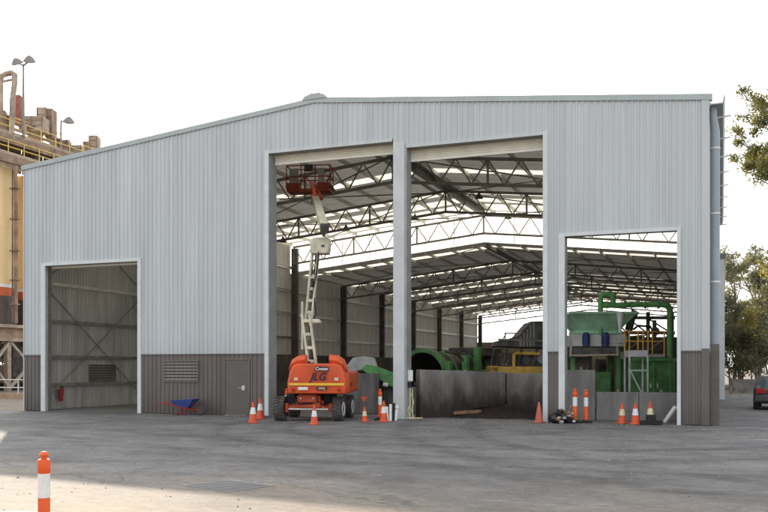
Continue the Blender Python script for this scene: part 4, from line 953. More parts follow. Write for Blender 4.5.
o2 = MB().box(-1.1, 1.1, -.3, .3, 0, 1.05).build('concrete_block', M_conc2, bevel=.03); q = pt(395, 400, 36.4); o2.location = (q.x, q.y, .01); o2.rotation_euler = (0, 0, YAW); setp(o2, 'long low dark concrete block below the green conveyor', 'block')
# green hopper, right doorway
t = thing('feed_hopper', 'pale green hopper on grey vibrating frame with two blue motors in right doorway', 'hopper', loc(598, 36), YAW)
k = 36 / F; X = lambda px: (px - 598) * k
Zc = lambda py: 1.85 + (368 - py) * k - .01
def frus(x0, x1, y0, y1, z0, X0, X1, Y0, Y1, z1):
    vs = [(x0, y0, z0), (x1, y0, z0), (x1, y1, z0), (x0, y1, z0), (X0, Y0, z1), (X1, Y0, z1), (X1, Y1, z1), (X0, Y1, z1)]
    return MB().add(vs, [(3, 2, 1, 0), (0, 1, 5, 4), (1, 2, 6, 5), (2, 3, 7, 6), (3, 0, 4, 7)])
frus(X(575), X(617), -.4, 1.0, Zc(331), X(565), X(631), -.9, 1.5, Zc(314.5)).build('bin', M_greenl, t)
MB().box(X(574), X(620), -.45, 1.05, Zc(334.5), Zc(331)).box(X(564), X(632), -.96, -.88, Zc(315.5), Zc(313)).build('bin_rim', M_greenl, t, bevel=.02)
MB().box(X(570), X(623), -.5, 1.1, Zc(347), Zc(335)).box(X(614), X(623), -.6, 1.1, Zc(344), Zc(335.5)).build('vibrating_frame', mat('vibrator_grey', (.60, .60, .57), .6), t, bevel=.04)
MB().bar((X(566), -.66, Zc(355.6)), (X(614), -.66, Zc(355.0)), .09, .06).bar((X(567), -.66, Zc(356)), (X(567.5), -.66, Zc(347)), .07).bar((X(613), -.66, Zc(356)), (X(613), -.66, Zc(346)), .07).build('screen_tray', mat('tray_pale', (.50, .42, .34), .6), t)
MB().box(X(568), X(612), -.6, .9, Zc(354.5), Zc(348)).build('screen_deck', M_dark, t)
for px in (583, 602):
    mo = MB().tube((X(px), -.55, Zc(346.5)), (X(px), -.55, Zc(334.5)), .145, n=20).tube((X(px), -.55, Zc(334.5)), (X(px), -.55, Zc(333)), .10, n=16).build('motor', M_blue, t, smooth=True)
    for a in range(10):
        an = PI + PI * a / 9; MB().obox((X(px) + math.cos(an) * .15, -.55 + math.sin(an) * .15, Zc(340.5)), (.006, 0, 0), (0, .012, 0), (0, 0, .17)).build('cooling_fin', M_blue, mo)
MB().lathe([(.05, Zc(334)), (.06, Zc(331)), (.14, Zc(316.5)), (.14, Zc(314)), (0, Zc(314))], (X(613.5), -1.0, 0), 20).build('funnel', M_alum, t, smooth=True)
for px, a in ((571, -.3), (571, 1.0), (616, -.3), (616, 1.0)): MB().bar((X(px), a, Zc(350)), (X(px), a, 0), .16).build('leg', M_greend, t)
MB().box(X(585), X(612), .2, 1.4, 0, Zc(372)).build('lower_casing', M_greend, t, bevel=.03)
MB().prism([(X(566), Zc(357)), (X(592), Zc(357)), (X(585), Zc(372)), (X(566), Zc(374))], .1, .9).build('chute', M_dark, t)
MB().path([(X(630), .2, Zc(330)), (X(633), .2, Zc(318)), (X(637), .2, Zc(311))], .16, 10).build('dark_duct', M_dark, t, smooth=True)
# big green pipe
t = thing('dust_pipe', 'green bent duct pipe looping over the hopper and down to the tank', 'pipe', loc(640, 35.6), YAW)
k = 35.6 / F; X = lambda px: (px - 640) * k
def arc(cx, cz, r, a0, a1, n=10): return [(cx + r * math.cos(rad(a0 + (a1 - a0) * i / n)), 0, cz + r * math.sin(rad(a0 + (a1 - a0) * i / n))) for i in range(n + 1)]
r0 = 6.2 * k
loop = [(X(600.5), 0, Zc(336)), (X(600.5), 0, Zc(301))] + arc(X(600.5) + r0, Zc(300), r0, 180, 0, 12) + [(X(600.5) + 2 * r0, 0, Zc(305))]
MB().path(loop, .105, 14).build('loop', M_green, t, smooth=True)
main = [(X(599), .02, Zc(305.5)), (X(640), .02, Zc(304.5)), (X(662), .02, Zc(304.7))] + [(a, .02, c) for a, b, c in arc(X(663), Zc(304.7) - 7 * k, 7 * k, 90, 0, 8)] + [(X(670), .02, Zc(360))]
MB().path(main, .115, 14).build('main_run', M_green, t, smooth=True)
for px in (606.7, 625, 645, 658): MB().tube((X(px), .02, Zc(305.1)), (X(px + 1), .02, Zc(305.1)), .15, n=16).build('flange', M_greend, t, smooth=True)
for py in (318, 335): MB().tube((X(670), .02, Zc(py)), (X(670), .02, Zc(py - 1)), .15, n=16).build('flange', M_greend, t, smooth=True)
# green tank with valves
t = thing('process_tank', 'boxy dark green process tank with small valves behind the low barrier', 'tank', loc(655, 35), YAW)
k = 35 / F; X = lambda px: (px - 655) * k
Zc = lambda py: 1.85 + (368 - py) * k - .01
MB().box(X(633), X(678), .25, 2.0, 0, Zc(358)).build('tank_body', M_greend, t, bevel=.04)
MB().box(X(640), X(668), .3, 1.8, Zc(358) + .01, Zc(354)).build('tank_lid', M_canvas, t, bevel=.03)
MB().box(X(632), X(679), .18, .25, Zc(361), Zc(358.5)).box(X(654), X(656), .19, .25, .1, Zc(362)).box(X(671), X(673), .19, .25, .1, Zc(362)).build('stiffener', M_green, t)
for px in (643, 651, 658):
    v = MB().tube((X(px), .25, Zc(386)), (X(px), .05, Zc(386)), .03, n=10).build('valve', M_greend, t, smooth=True)
    MB().tube((X(px), .05, Zc(388)), (X(px), .05, Zc(383.5)), .025, n=8).build('valve_handle', M_white, v, smooth=True)
# access platform
t = thing('access_platform', 'pale galvanised access stand with orange handrails in front of the green tank', 'platform', loc(636, 34), YAW)
k = 34 / F; X = lambda px: (px - 636) * k
Zc = lambda py: 1.85 + (368 - py) * k - .01
MB().box(X(626.5), X(645.5), -.35, .35, Zc(357), Zc(350.5)).build('deck', M_alum, t, bevel=.01)
for px in (627, 645):
    for y in (-.33, .33): MB().bar((X(px), y, 0), (X(px), y, Zc(357)), .055).build('leg', M_alum, t)
MB().bar((X(627), -.33, Zc(370.5)), (X(645), -.33, Zc(370.5)), .06).bar((X(628), -.33, Zc(371)), (X(639), -.33, Zc(393)), .05).build('brace', M_alum, t)
hr = MB()
for px, y in ((627, -.33), (635.5, -.33), (645.5, -.33), (627, .33), (645.5, .33)): hr.tube((X(px), y, Zc(351)), (X(px), y, Zc(331)), .028, n=8)
for py in (331, 341): hr.tube((X(627), -.33, Zc(py)), (X(627), .33, Zc(py)), .026, n=8); hr.tube((X(627), .33, Zc(py)), (X(668), .33, Zc(py + .3)), .026, n=8)
for px in (655, 667): hr.tube((X(px), .33, Zc(356)), (X(px), .33, Zc(331)), .028, n=8)
hr.build('handrail', M_handrail, t, smooth=True)
MB().lathe([(.13, -.02), (.17, -.02), (.17, .02), (.13, .02), (.13, -.02)], (X(658), .33, Zc(331)), 20, (0, 1, 0)).build('hand_wheel', M_dark, t)
MB().tube((X(658), .33, Zc(331)), (X(658), .33, Zc(321)), .02, n=8).build('valve_stem', M_dark, t)
t = thing('support_gantry', 'tangled dark steel gantry and pipes standing behind the hopper', 'gantry', loc(628, 39), YAW)
k = 39 / F; X = lambda px: (px - 628) * k
Zc = lambda py: 1.85 + (368 - py) * k - .01
for px in (590, 612, 628, 648, 672): MB().bar((X(px), 0, 0), (X(px), 0, Zc(312 if px > 600 else 330)), .14).build('post', M_dark, t)
for py in (318, 333, 352): MB().bar((X(588), -.1, Zc(py)), (X(674), -.1, Zc(py)), .1, .14).build('beam', M_rust if py == 333 else M_dark, t)
for a, b in ((612, 628), (628, 648), (648, 672)): MB().bar((X(a), .1, Zc(352)), (X(b), .1, Zc(333)), .06).bar((X(a), .1, Zc(318)), (X(b), .1, Zc(333)), .06).build('brace', M_steel, t)
MB().path([(X(624), -.3, Zc(390)), (X(624), -.3, Zc(345)), (X(627), -.3, Zc(338)), (X(640), -.3, Zc(337))], .09, 10).build('pipe', M_greend, t, smooth=True)
MB().path([(X(631), -.35, Zc(330)), (X(636), -.35, Zc(326)), (X(648), -.35, Zc(327)), (X(652), -.35, Zc(335))], .05, 8).build('cable', M_black, t, smooth=True)
MB().box(X(617), X(625), -.5, 0, Zc(366), Zc(352)).build('electrical_box', mat('vibrator_grey', (.60, .60, .57)), t, bevel=.02)
MB().tube((X(598), .2, Zc(366)), (X(606), .2, Zc(366)), .34, n=20).build('fan_casing', M_dark, t, smooth=True)
# dark plant block further back (machine bodies seen behind bunker in right doorway)
t = thing('control_cabin', 'dark plant housing deep in the shed behind the hopper', 'plant housing', loc(650, 50), YAW)
MB().box(-1.9, 1.6, 0, 2.2, 0, 3.6).build('housing', mat('plant_brown', (.11, .085, .06), .7, 0, .2, 1), t, bevel=.05)
for i in range(4): MB().box(-1.7 + .85 * i, -1.1 + .85 * i, -.03, -.002, 1.6, 3.0).build('panel', M_dark, t)
MB().tube((.5, .8, 3.6), (.5, .8, 4.6), .12, n=12).build('exhaust', M_dark, t, smooth=True)

# ------------------------------------------------------------------ silo plant on the left
SX, SY0 = -29.7, 26.1
silo_lab = ['nearest tall beige silo with orange band at the left edge', 'second beige silo with orange band, beside the shed corner', 'third beige silo further back behind the shed corner']
for i in range(2):
    t = thing('silo', silo_lab[i], 'silo', (SX, SY0 + 7.0 * i, 0), 0, 'beige silos on the left')
    MB().lathe([(3.2, 8.72), (3.2, 18.5), (3.05, 18.57), (.4, 18.6), (0, 18.6)], n=56).build('shell', M_silo, t, smooth=True)
    MB().lathe([(3.21, 8.45), (3.21, 8.72)], n=56).build('pale_stripe', M_white, t, smooth=True)
    MB().lathe([(3.215, 7.75), (3.215, 8.45)], n=56).build('orange_band', M_silob, t, smooth=True)
    MB().lathe([(3.2, 5.3), (3.2, 7.75)], n=56).build('skirt', M_silod, t, smooth=True)
    MB().lathe([(3.1, 5.3), (.5, 2.2), (.5, 1.8)], n=40).build('cone_outlet', M_silod, t, smooth=True)
    for z in (10.8, 13.2, 15.7): MB().lathe([(3.2, z), (3.215, z + .03), (3.2, z + .06)], n=56).build('seam', M_silo, t, smooth=True)
p0, p1 = pt(16, 160, 72), pt(17.5, 318, 72)
o = MB().tube((p0.x, p0.y, 18.4), (p0.x, p0.y, 5.5), .15, n=14); o.tube((p0.x - .35, p0.y, 18.4), (p0.x - .35, p0.y, 5.5), .07, n=10)
for z in (7, 9, 11.4, 14, 16.5): o.box(p0.x - .5, p0.x + .25, p0.y - .2, p0.y + .2, z, z + .1)
o = o.build('riser_pipe', M_rust, smooth=True); setp(o, 'brown vertical riser pipe running between the two beige silos', 'pipe')
t = thing('silo_support', 'brown steel support deck with braced legs under the beige silos', 'support frame', (-26, 26, 0))
MB().box(-33.5, -25.6, 14, 45, 4.1, 5.25).build('deck_beam', M_rust, t, True)
MB().box(-25.6, -25.3, 14, 45, 4.0, 4.25).box(-25.6, -25.3, 14, 45, 5.1, 5.35).build('edge_beam', M_pinkst, t, True)
for y in (17, 22, 25.5, 30, 35, 40):
    for x in (-25.7, -33): MB().box(x - .2, x + .2, y - .2, y + .2, 0, 4.1).build('leg', M_pinkst, t, True)
for a, b in ((17, 22), (22, 25.5), (25.5, 30), (30, 35)):
    MB().bar((-25.5, a, .2), (-25.5, b, 4.0), .2, .2).bar((-25.5, b, .2), (-25.5, a, 4.0), .2, .2).build('cross_brace', mat('pale_brace', (.46, .40, .33), .7), t, True)
t = thing('ash_conveyor', 'dark conveyor casing on the ground under the silo support deck', 'conveyor', (-27, 25, 0))
MB().box(-31, -27.2, 15, 45, .6, 2.1).build('casing', M_rust, t, True, bevel=.05)
for q in ((-27, -26.4, 21, 24.2, 2.1, 3.2), (-27.2, -26.6, 27, 29.5, 1.0, 3.6)): MB().box(*q).build('gearbox', M_dark, t, True, bevel=.05)
for i in range(10): MB().box(-31.5, -26.6, 16 + 2.9 * i, 16.3 + 2.9 * i, 0, .6).build('foot', M_dark, t, True)
t = thing('boundary_handrail', 'pale tubular handrail on the kerb left of the shed', 'handrail', (-8, 12.2, .18))
m = MB()
for i in range(16):
    x = -1.2 - 1.55 * i; MB().tube((x, 12.3, .18), (x, 12.3, 1.15), .035, n=8).build('post', M_alum, t, True, smooth=True)
for z in (.65, 1.13): MB().tube((-1.2, 12.3, z), (-24.4, 12.3, z), .03, n=8).build('rail', M_alum, t, True, smooth=True)
# elevated walkways
def walkway(label, x0, x1, y0, y1, z, beam, rail_m, panels):
    t = thing('walkway', label, 'walkway', ((x0 + x1) / 2, y0, z))
    MB().box(x0, x1, y0, y1, z - .12, z).build('deck', M_pinkst, t, True)
    MB().box(x1 - .25, x1, y0, y1, z - beam, z - .125).build('edge_beam', M_rust, t, True)
    n = int((y1 - y0) / 1.7)
    for i in range(n + 1):
        y = y0 + (y1 - y0) * i / n; MB().tube((x1 - .08, y, z), (x1 - .08, y, z + 1.1), .045, n=6).build('rail_post', rail_m, t, True)
    for h in (.55, 1.1): MB().tube((x1 - .08, y0, z + h), (x1 - .08, y1, z + h), .045, n=6).build('rail', rail_m, t, True)
    MB().box(x1 - .1, x1 - .07, y0, y1, z, z + .15).build('kick_plate', M_pinkst, t, True)
    return t
walkway('upper steel walkway with pale rails over the beige silos', -29, -26, 12, 38.5, 21.0, .85, M_rail, 0)
walkway('lower steel walkway with yellow rails just above the silo tops', -28.5, -25.9, 12, 38, 19.3, .75, M_rail, 0)
t = thing('cable_screen', 'tan louvred screen panels between the two walkways above the silos', 'screen', (-28.7, 12, 18.7))
for i in range(10): MB().box(-28.75, -28.68, 12.05 + 2.6 * i, 14.55 + 2.6 * i, 18.65, 20.88).build('panel', [mat('screen_tan', (.52, .42, .24), .7, 0, .15, .9), M_pinkst][i % 3 == 1], t, True)
for z in (19.0, 19.7, 20.3): MB().tube((-28.5, 12, z), (-28.5, 38, z), .09, n=8).build('pipe_run', M_rust, t, True, smooth=True)
t = thing('walkway_bents', 'brown steel frame carrying the two walkways above the silos', 'support frame', (-26.2, 26, 5))
for y in (14, 22.6, 29.6, 37): MB().box(-26.5, -26.25, y - .15, y + .15, 5.3, 18.5).box(-26.55, -26.2, y - .12, y + .12, 18.5, 20.1).build('bent_post', M_rust, t, True)
def rigbox(name, label, cat, px0, px1, py0, py1, d, dep, m, bev=.06):
    d += 2.6
    a, b = pt(px0, py1, d), pt(px1, py0, d); zb = 21.02 if pt(0, py1, d).z < 22 else a.z
    w_ = (b - a); wx = abs((px1 - px0) * d / F)
    c = (a + b) / 2
    o = MB().box(-wx / 2, wx / 2, -dep / 2, dep / 2, 0, b.z - zb).build(name, m, bevel=bev)
    o.location = (c.x, c.y, zb); o.rotation_euler = (0, 0, YAW); setp(o, label, cat)
    hh = b.z - zb; n = max(1, int(wx / .75))
    for i in range(n + 1):
        xx = -wx / 2 + wx * i / n; MB().box(xx - .04, xx + .04, -dep / 2 - .05, -dep / 2 - .002, .05, hh - .03).build('stiffener', M_rust if m is not M_rust else M_pinkst, o)
    for zz in (.33, .68): MB().box(-wx / 2, wx / 2, -dep / 2 - .035, -dep / 2 - .003, hh * zz, hh * zz + .06).build('seam', M_rust, o)
    if wx > 1.2: MB().box(-wx * .22, wx * .2, -dep / 2 - .03, -dep / 2 - .004, hh * .12, hh * .3).build('vent', M_dark, o)
    return o
o = rigbox('equipment_housing', 'pinkish grey machinery housing with sloped top on the upper walkway', 'machine housing', 23, 46, 118, 133, 75, 1.6, M_pinkst)
o = rigbox('bucket_elevator', 'brown bucket elevator head standing tall beside the housing on the walkway', 'elevator', 48, 55, 110, 140, 77, 1.2, M_rust)
o = rigbox('elevator_cap', 'wide brown elevator cap duct on top of the walkway housing', 'duct', 40, 49, 109, 134, 77, 1.4, M_pinkst)
o = rigbox('end_duct', 'brown box duct at the far end of the upper walkway', 'duct', 91, 99, 136.5, 154, 81.5, 1.2, M_pinkst)
o = rigbox('side_cabinet', 'small brown cabinet left of the end duct on the walkway', 'cabinet', 85, 90.5, 142, 154, 81, 1.0, M_rust)
for i, (a, b, c, e) in enumerate(((30, 40, 126, 140), (52, 60, 139, 148), (60, 70, 141, 151), (72, 83, 146, 155))):
    rigbox('drive_unit', ['low brown drive unit under the housing on the upper walkway', 'small grey drive unit left of the second floodlight', 'small grey drive unit right of the second floodlight', 'long low drive unit near the end duct'][i], 'drive unit', a, b, c, e, 78, 1.0, [M_rust, M_pinkst][i % 2])
rigbox('signal_box', 'faded red box on the walkway below the tall floodlight pole', 'box', 15.5, 21.5, 95.5, 126, 74, .6, mat('faded_red', (.36, .12, .10), .7))
P = [pt(-8, 96, 72), pt(-6, 75, 72), pt(5, 73, 72), pt(13, 72.5, 72), pt(14.5, 76, 72), pt(12.5, 92, 72), pt(11, 118, 72)]
P = [pt(1.0, 128, 72), pt(1.0, 100, 72), pt(.5, 82, 72), pt(1.5, 76, 72), pt(6, 74, 72), pt(12, 72.5, 72), pt(14.6, 74.5, 72), pt(14.5, 84, 72), pt(12.5, 100, 72), pt(11.5, 128, 72)]
P[0].z = P[-1].z = 21.02
t = thing('vent_pipe', 'brown inverted U vent pipe rising above the left walkway', 'pipe', (P[0].x, P[0].y, 21))
MB().path(P, [.2, .22, .22, .24, .24, .24, .26, .24, .24, .26], 12).build('bend', M_pinkst, t, True, smooth=True)
a, b = pt(1, 82, 72), pt(12, 79.5, 72); MB().tube(a, b, .12, n=8).build('tie', M_pinkst, t, True)
for q in (pt(3, 104, 72),): MB().lathe([(.45, 0), (.5, .3), (.5, 1.4), (.2, 1.9), (0, 1.9)], (q.x, q.y, 21.02), 16).build('vessel', M_rust, t, True, smooth=True)
def flood(px, py_top, d, heads, label):
    p = pt(px, py_top, d)
    t = thing('floodlight_pole', label, 'floodlight', (p.x, p.y, 19.32 if px > 40 else 21.02), YAW)
    zb = 19.32 if px > 40 else 21.02; h = p.z - zb
    MB().tube((0, 0, 0), (0, 0, h), .13, .09, n=10).build('pole', M_lit, t, smooth=True)
    for sx, dz in heads:
        mb = MB().bar((0, 0, h - .12), (sx, 0, h - .02 + dz), .13)
        mb.build('arm', M_lit, t)
        MB().lathe([(.12, .35), (.3, .2), (.5, -.08), (.52, -.12), (.4, -.12)], (sx, -.15, h + dz), 16, (sx * .35, -.6, .8)).build('lamp_head', M_lit, t, smooth=True)
flood(23.5, 64, 73, ((-.5, .1), (.55, .3)), 'tall pole with two floodlight heads above the left walkway')
flood(61, 120, 78, ((.75, -.1),), 'shorter pole with one floodlight near the shed roof corner')

t = thing('access_ladder', 'yellow caged ladder climbing from the lower walkway to the upper one', 'ladder', (-25.8, 24.2, 19.2))
for yy in (23.9, 24.4): MB().tube((-25.75, yy, 19.3), (-25.75, yy, 22.2), .05, n=6).build('stile', M_rail, t, True)
for i in range(9): MB().tube((-25.75, 23.9, 19.5 + .3 * i), (-25.75, 24.4, 19.5 + .3 * i), .03, n=6).build('rung', M_rail, t, True)
t = thing('pipe_rack', 'rack of thin brown pipes and valves along the back of the upper walkway', 'pipes', (-28.5, 20, 21.02))
for k, (xx, zz, rr) in enumerate(((-28.2, 21.5, .11), (-28.4, 21.95, .08), (-28.6, 22.3, .13), (-28.3, 22.75, .06), (-28.5, 23.3, .06))):
    MB().tube((xx, 13, zz), (xx, 38 - 3 * (k > 2), zz), rr, n=8).build('pipe', [M_rust, M_rail, M_pinkst][k % 3], t, True, smooth=True)
for i in range(11): MB().tube((-28.4, 14 + 2.3 * i, 21.0), (-28.4, 14 + 2.3 * i, 22.5 + .5 * (i % 3)), .06, n=6).build('stand', M_pinkst, t, True)
for i in range(6): MB().lathe([(.05, 0), (.22, .1), (.22, .4), (.05, .5)], (-27.9, 15.5 + 4 * i, 21.3), 12).build('valve', [M_rust, M_rail][i % 2], t, True, smooth=True)
t = thing('cable_tray', 'thin cable and conduit runs hung below the lower walkway', 'cables', (-25.8, 12, 18.4))
for zz in (18.35, 18.2, 18.05): MB().tube((-25.82, 12, zz), (-25.82, 38, zz), .04, n=6).build('conduit', M_pinkst, t, True)
# ------------------------------------------------------------------ parked car on the right
cp = pt(777.5, 409, 40.3)
t = thing('parked_car', 'dark charcoal estate car seen from behind, parked on the right side drive', 'car', (cp.x, cp.y, .006), YAW - rad(25.5))
# sections along y (rear = -2.2, front = +2.3)
def sec(y, hw, z0, zb, zr, hr):
    return [(-hw * .93, y, z0), (-hw, y, z0 + .18), (-hw, y, zb - .05), (-hw * .955, y, zb), (-hr, y, (zb + zr) / 2 + .05), (-hr * .93, y, zr - .05), (-hr * .75, y, zr),
            (hr * .75, y, zr), (hr * .93, y, zr - .05), (hr, y, (zb + zr) / 2 + .05), (hw * .955, y, zb), (hw, y, zb - .05), (hw, y, z0 + .18), (hw * .93, y, z0)]
S = [sec(-2.25, .84, .38, .92, .95, .78), sec(-2.18, .9, .30, .95, 1.0, .80), sec(-2.05, .92, .28, .98, 1.25, .76), sec(-1.75, .93, .26, .98, 1.50, .70), sec(-1.2, .93, .26, .97, 1.54, .69),
     sec(-.2, .93, .26, .95, 1.55, .69), sec(.5, .93, .26, .93, 1.50, .68), sec(1.2, .92, .26, .95, 1.02, .76), sec(1.9, .89, .28, .86, .90, .74), sec(2.3, .78, .36, .70, .74, .64)]
m = MB(); n = 14; vs = [v for s in S for v in s]
m.add(vs, [(k * n + i, k * n + (i + 1) % n, (k + 1) * n + (i + 1) % n, (k + 1) * n + i) for k in range(len(S) - 1) for i in range(n)] + [tuple(range(n)), tuple(range((len(S) - 1) * n, len(S) * n))])
m.build('body', M_carpaint, t, smooth=True, bevel=.02)
def panel(nm, pts, m_): return MB().add(pts, [(0, 1, 2, 3)]).build(nm, m_, t, fix=False)
panel('rear_window', [(-.66, -2.13, 1.03), (.66, -2.13, 1.03), (.6, -1.80, 1.475), (-.6, -1.80, 1.475)], M_glass)
for s in (-1, 1):
    panel('side_window', [(s * .9, -1.75, 1.0), (s * .9, -.2, .99), (s * .725, -.2, 1.46), (s * .735, -1.6, 1.44)], M_glass)
    panel('side_window', [(s * .9, -.1, .99), (s * .9, .9, .97), (s * .72, .5, 1.42), (s * .725, -.1, 1.46)], M_glass)
    MB().box(s * .62 - .2, s * .62 + .2, -2.285, -2.2, .72, .94).build('tail_lamp', M_tail, t, bevel=.02)
    MB().tube((s * .62, -1.5, 1.58), (s * .62, .3, 1.58), .02, n=8).build('roof_rail', M_chrome, t, smooth=True)
    for y in (-1.35, 1.4):
        w_ = MB().lathe([(.2, -.1), (.31, -.11), (.335, -.07), (.335, .07), (.31, .11), (.2, .1)], (s * .84, y, .335), 28, (1, 0, 0)).build('wheel', M_tyre, t, smooth=True)
        MB().lathe([(0, .09), (.2, .1), (.215, .07)], (s * .84, y, .335), 20, (s, 0, 0)).build('rim', M_alum, w_, smooth=True)
MB().box(-.86, .86, -2.34, -2.2, .36, .66).build('bumper', M_dark, t, bevel=.05)
MB().box(-.26, .26, -2.30, -2.26, .70, .81).build('number_plate', M_white, t)

# ------------------------------------------------------------------ trees
def tree(name, label, p, H, lean, crown, leaf, seed, nb=9, leaves=4200, tr=.2, group=None, ls=.13, bare=.35, spread=.45):
    R = random.Random(seed)
    t = thing(name, label, 'tree', (p[0], p[1], 0), 0, group)
    mb = MB(); tips = []
    def branch(a, dirv, L, r, lev):
        n = 5; pts = [a]; rs = [r]; d = dirv.copy()
        for i in range(n):
            d = (d + Vector((R.uniform(-1, 1), R.uniform(-1, 1), R.uniform(-.35, .6))) * .17).normalized()
            pts.append(pts[-1] + d * L / n); rs.append(max(.012, r * (1 - .75 * (i + 1) / n)))
        mb.path(pts, rs, 7 if lev == 0 else 5)
        if lev >= 2: tips.extend(pts[2:]); return
        if lev == 1: tips.extend(pts[3:])
        k = nb if lev == 0 else 5
        for i in range(k):
            f = (bare + (1 - bare) * (i + R.random()) / k) if lev == 0 else R.uniform(.3, 1)
            q = min(n - 1, int(f * n)); base = pts[q].lerp(pts[q + 1], f * n - q)
            an = R.uniform(0, 2 * PI); up = R.uniform(.1, .9)
            dv = Vector((math.cos(an), math.sin(an), up)).normalized()
            branch(base, (dv * (1 - .25) + d * .25).normalized(), L * (spread if lev == 0 else .5) * R.uniform(.7, 1.15) * (1.15 - .5 * f if lev == 0 else 1), max(.02, rs[q] * .55), lev + 1)
    branch(Vector((0, 0, -.05)), Vector((lean[0], lean[1], 1)).normalized(), H, tr, 0)
    mb.build('trunk', M_bark, t, smooth=True)
    lf = MB(); V = []; Fc = []
    per = max(1, leaves // max(1, len(tips)))
    for q in tips:
        cr = R.uniform(.35, .8) * crown; pr = int(per * R.choice((.2, .6, 1, 1.4, 1.8)))
        for _ in range(pr):
            o_ = Vector((R.gauss(0, 1), R.gauss(0, 1), R.gauss(0, .75))) * cr * .5
            c = q + o_; a = Vector((R.uniform(-1, 1), R.uniform(-1, 1), R.uniform(-1.2, .5))).normalized()
            b = a.cross(Vector((R.uniform(-1, 1), R.uniform(-1, 1), R.uniform(-1, 1)))).normalized()
            l_ = ls * R.uniform(.7, 1.5); w_ = l_ * .36; k = len(V)
            V += [c - a * l_, c + b * w_, c + a * l_, c - b * w_]; Fc.append((k, k + 1, k + 2, k + 3))
    lf.v = [tuple(v) for v in V]; lf.f = Fc
    lf.build('crown', leaf, t, fix=False)
    return t
p = pt(836, 400, 47); tree('gum_tree', 'tall gum tree hanging into the sky at the top right edge', p, 16.4, (-.06, 0), .72, M_leafA, 11, 15, 26000, .32, ls=.095, bare=.5, spread=.31)
p = pt(741, 400, 82); tree('gum_tree', 'thin grey gum tree just right of the shed wall', p, 10.6, (.02, 0), .85, M_leafB, 21, 10, 3600, .2, ls=.15, bare=.3, spread=.33)
p = pt(733, 400, 92); tree('gum_tree', 'slender dark gum tree closest to the shed wall behind', p, 10.8, (-.02, 0), .85, M_leafB, 22, 9, 3000, .2, ls=.15, bare=.35, spread=.3)
p = pt(757, 400, 88); tree('gum_tree', 'thick crowned gum tree behind the parked car', p, 12.4, (.03, 0), .85, M_leafB, 23, 10, 4300, .24, ls=.15, bare=.3, spread=.36)
p = pt(778, 400, 62); tree('gum_tree', 'golden lit tree leaning in from the right over the car', p, 8.6, (-.06, 0), .8, M_leafD, 24, 10, 6500, .2, ls=.11, bare=.3, spread=.36)
p = pt(772, 400, 95); tree('gum_tree', 'tall gum tree rising behind the golden tree at right', p, 14.2, (0, 0), .85, M_leafB, 25, 10, 6000, .25, ls=.16, bare=.35, spread=.33)
for i, (px, d, H, lab) in enumerate(((730, 74, 4.6, 'dark shrub against the far right corner of the shed'), (743, 79, 5.2, 'dark olive shrub below the thin grey gum tree'), (756, 76, 4.6, 'dark shrub just above the roof of the parked car'), (770, 84, 6.5, 'large dark shrub at the right edge behind the car'), (736, 100, 7.5, 'tall dark shrub far behind the slender gum'), (752, 104, 8, 'tall dark shrub far behind the thick crowned gum'))):
    p = pt(px, 400, d); tree('shrub', lab, p, H, (0, 0), 1.3, M_leafC, 40 + i, 9, 3600, .1, ls=.14, bare=.06, spread=.5, group='dark shrubs behind the side drive')
# left side distant trees between the silo legs
for i, (px, d, H) in enumerate(((6, 120, 7), (20, 125, 8))):
    p = pt(px, 400, d); tree('shrub', ['dark bush seen between the silo legs at the far left', 'dark bush beyond the silo legs beside the shed corner'][i], p, H, (0, 0), 1.6, M_leafC, 60 + i, 8, 4000, .12, ls=.3, bare=.05, spread=.5)
# pale low wall / fence beyond the kerb
t = thing('boundary_fence', 'low pale fence of concrete panels below the trees at the right', 'fence', (34, 38, 0))
for i in range(8): MB().box(28.8 + 2.2 * i, 30.9 + 2.2 * i, 37.9, 38.0, .05, 1.05).build('panel', mat('fence_pale', (.24, .23, .21), .8, 0, .25, 1.5), t, True)
for i in range(9): MB().box(28.62 + 2.2 * i, 28.78 + 2.2 * i, 37.85, 38.05, 0, 1.15).build('post', M_bark, t, True)

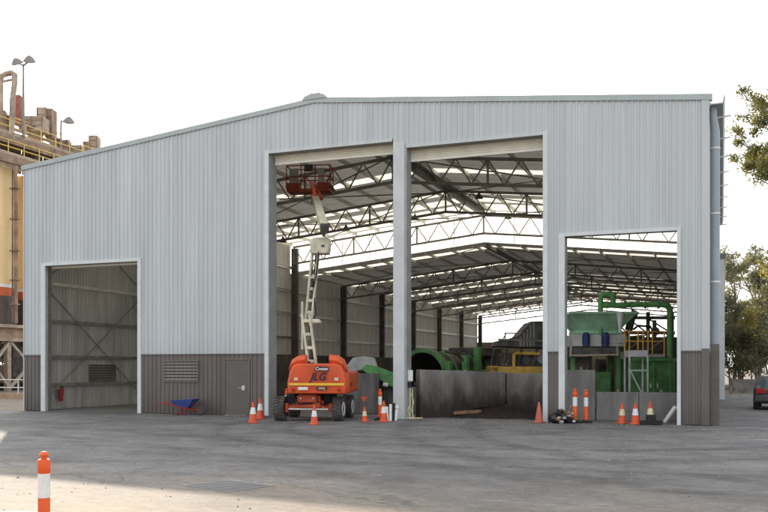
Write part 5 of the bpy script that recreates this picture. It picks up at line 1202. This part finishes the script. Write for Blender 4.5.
# ------------------------------------------------------------------ light
SD = Vector((-1.5, 1.7, 1.0)).normalized()
elev = math.asin(SD.z)
sun = bpy.data.lights.new('sun', 'SUN'); sun.energy = 5.0; sun.angle = rad(.6); sun.color = (1.0, .86, .68)
so = bpy.data.objects.new('sun', sun); C.objects.link(so); so.rotation_euler = (-SD).to_track_quat('-Z', 'Y').to_euler(); so.location = (0, 60, 60)
w = bpy.data.worlds.new('World'); bpy.context.scene.world = w; w.use_nodes = True
nt = w.node_tree; bg = nt.nodes['Background']
sk = nt.nodes.new('ShaderNodeTexSky'); sk.sky_type = 'NISHITA'; sk.sun_disc = False
sk.sun_elevation = elev; sk.sun_rotation = math.atan2(SD.x, SD.y); sk.air_density = 1.0; sk.dust_density = 4.0; sk.ozone_density = 1.0; sk.altitude = 20
hs = nt.nodes.new('ShaderNodeHueSaturation'); hs.inputs['Saturation'].default_value = .35; hs.inputs['Value'].default_value = 1.0
hz = nt.nodes.new('ShaderNodeVectorMath'); hz.operation = 'ADD'; hz.inputs[1].default_value = (6.0, 6.1, 6.2)   # bright milky haze over the whole sky
nt.links.new(sk.outputs[0], hs.inputs['Color']); nt.links.new(hs.outputs[0], hz.inputs[0]); nt.links.new(hz.outputs[0], bg.inputs['Color'])
bg.inputs['Strength'].default_value = .15

# ------------------------------------------------------------------ camera
cam = bpy.data.cameras.new('camera'); co = bpy.data.objects.new('camera', cam); C.objects.link(co)
cam.sensor_width = 36; cam.lens = 36 * F / 768; cam.shift_y = (HY - 256) / 768
co.location = (CAMX, CAMY, CAMZ); co.rotation_euler = (PI / 2, 0, YAW)
cam.clip_start = .1; cam.clip_end = 3000
sc = bpy.context.scene; sc.camera = co
sc.view_settings.view_transform = 'Standard'; sc.view_settings.look = 'None'; sc.view_settings.exposure = 0; sc.view_settings.gamma = 1
sc.cycles.max_bounces = 7; sc.cycles.diffuse_bounces = 5; sc.cycles.transmission_bounces = 5; sc.cycles.sample_clamp_indirect = 6
sc.cycles.use_denoising = True
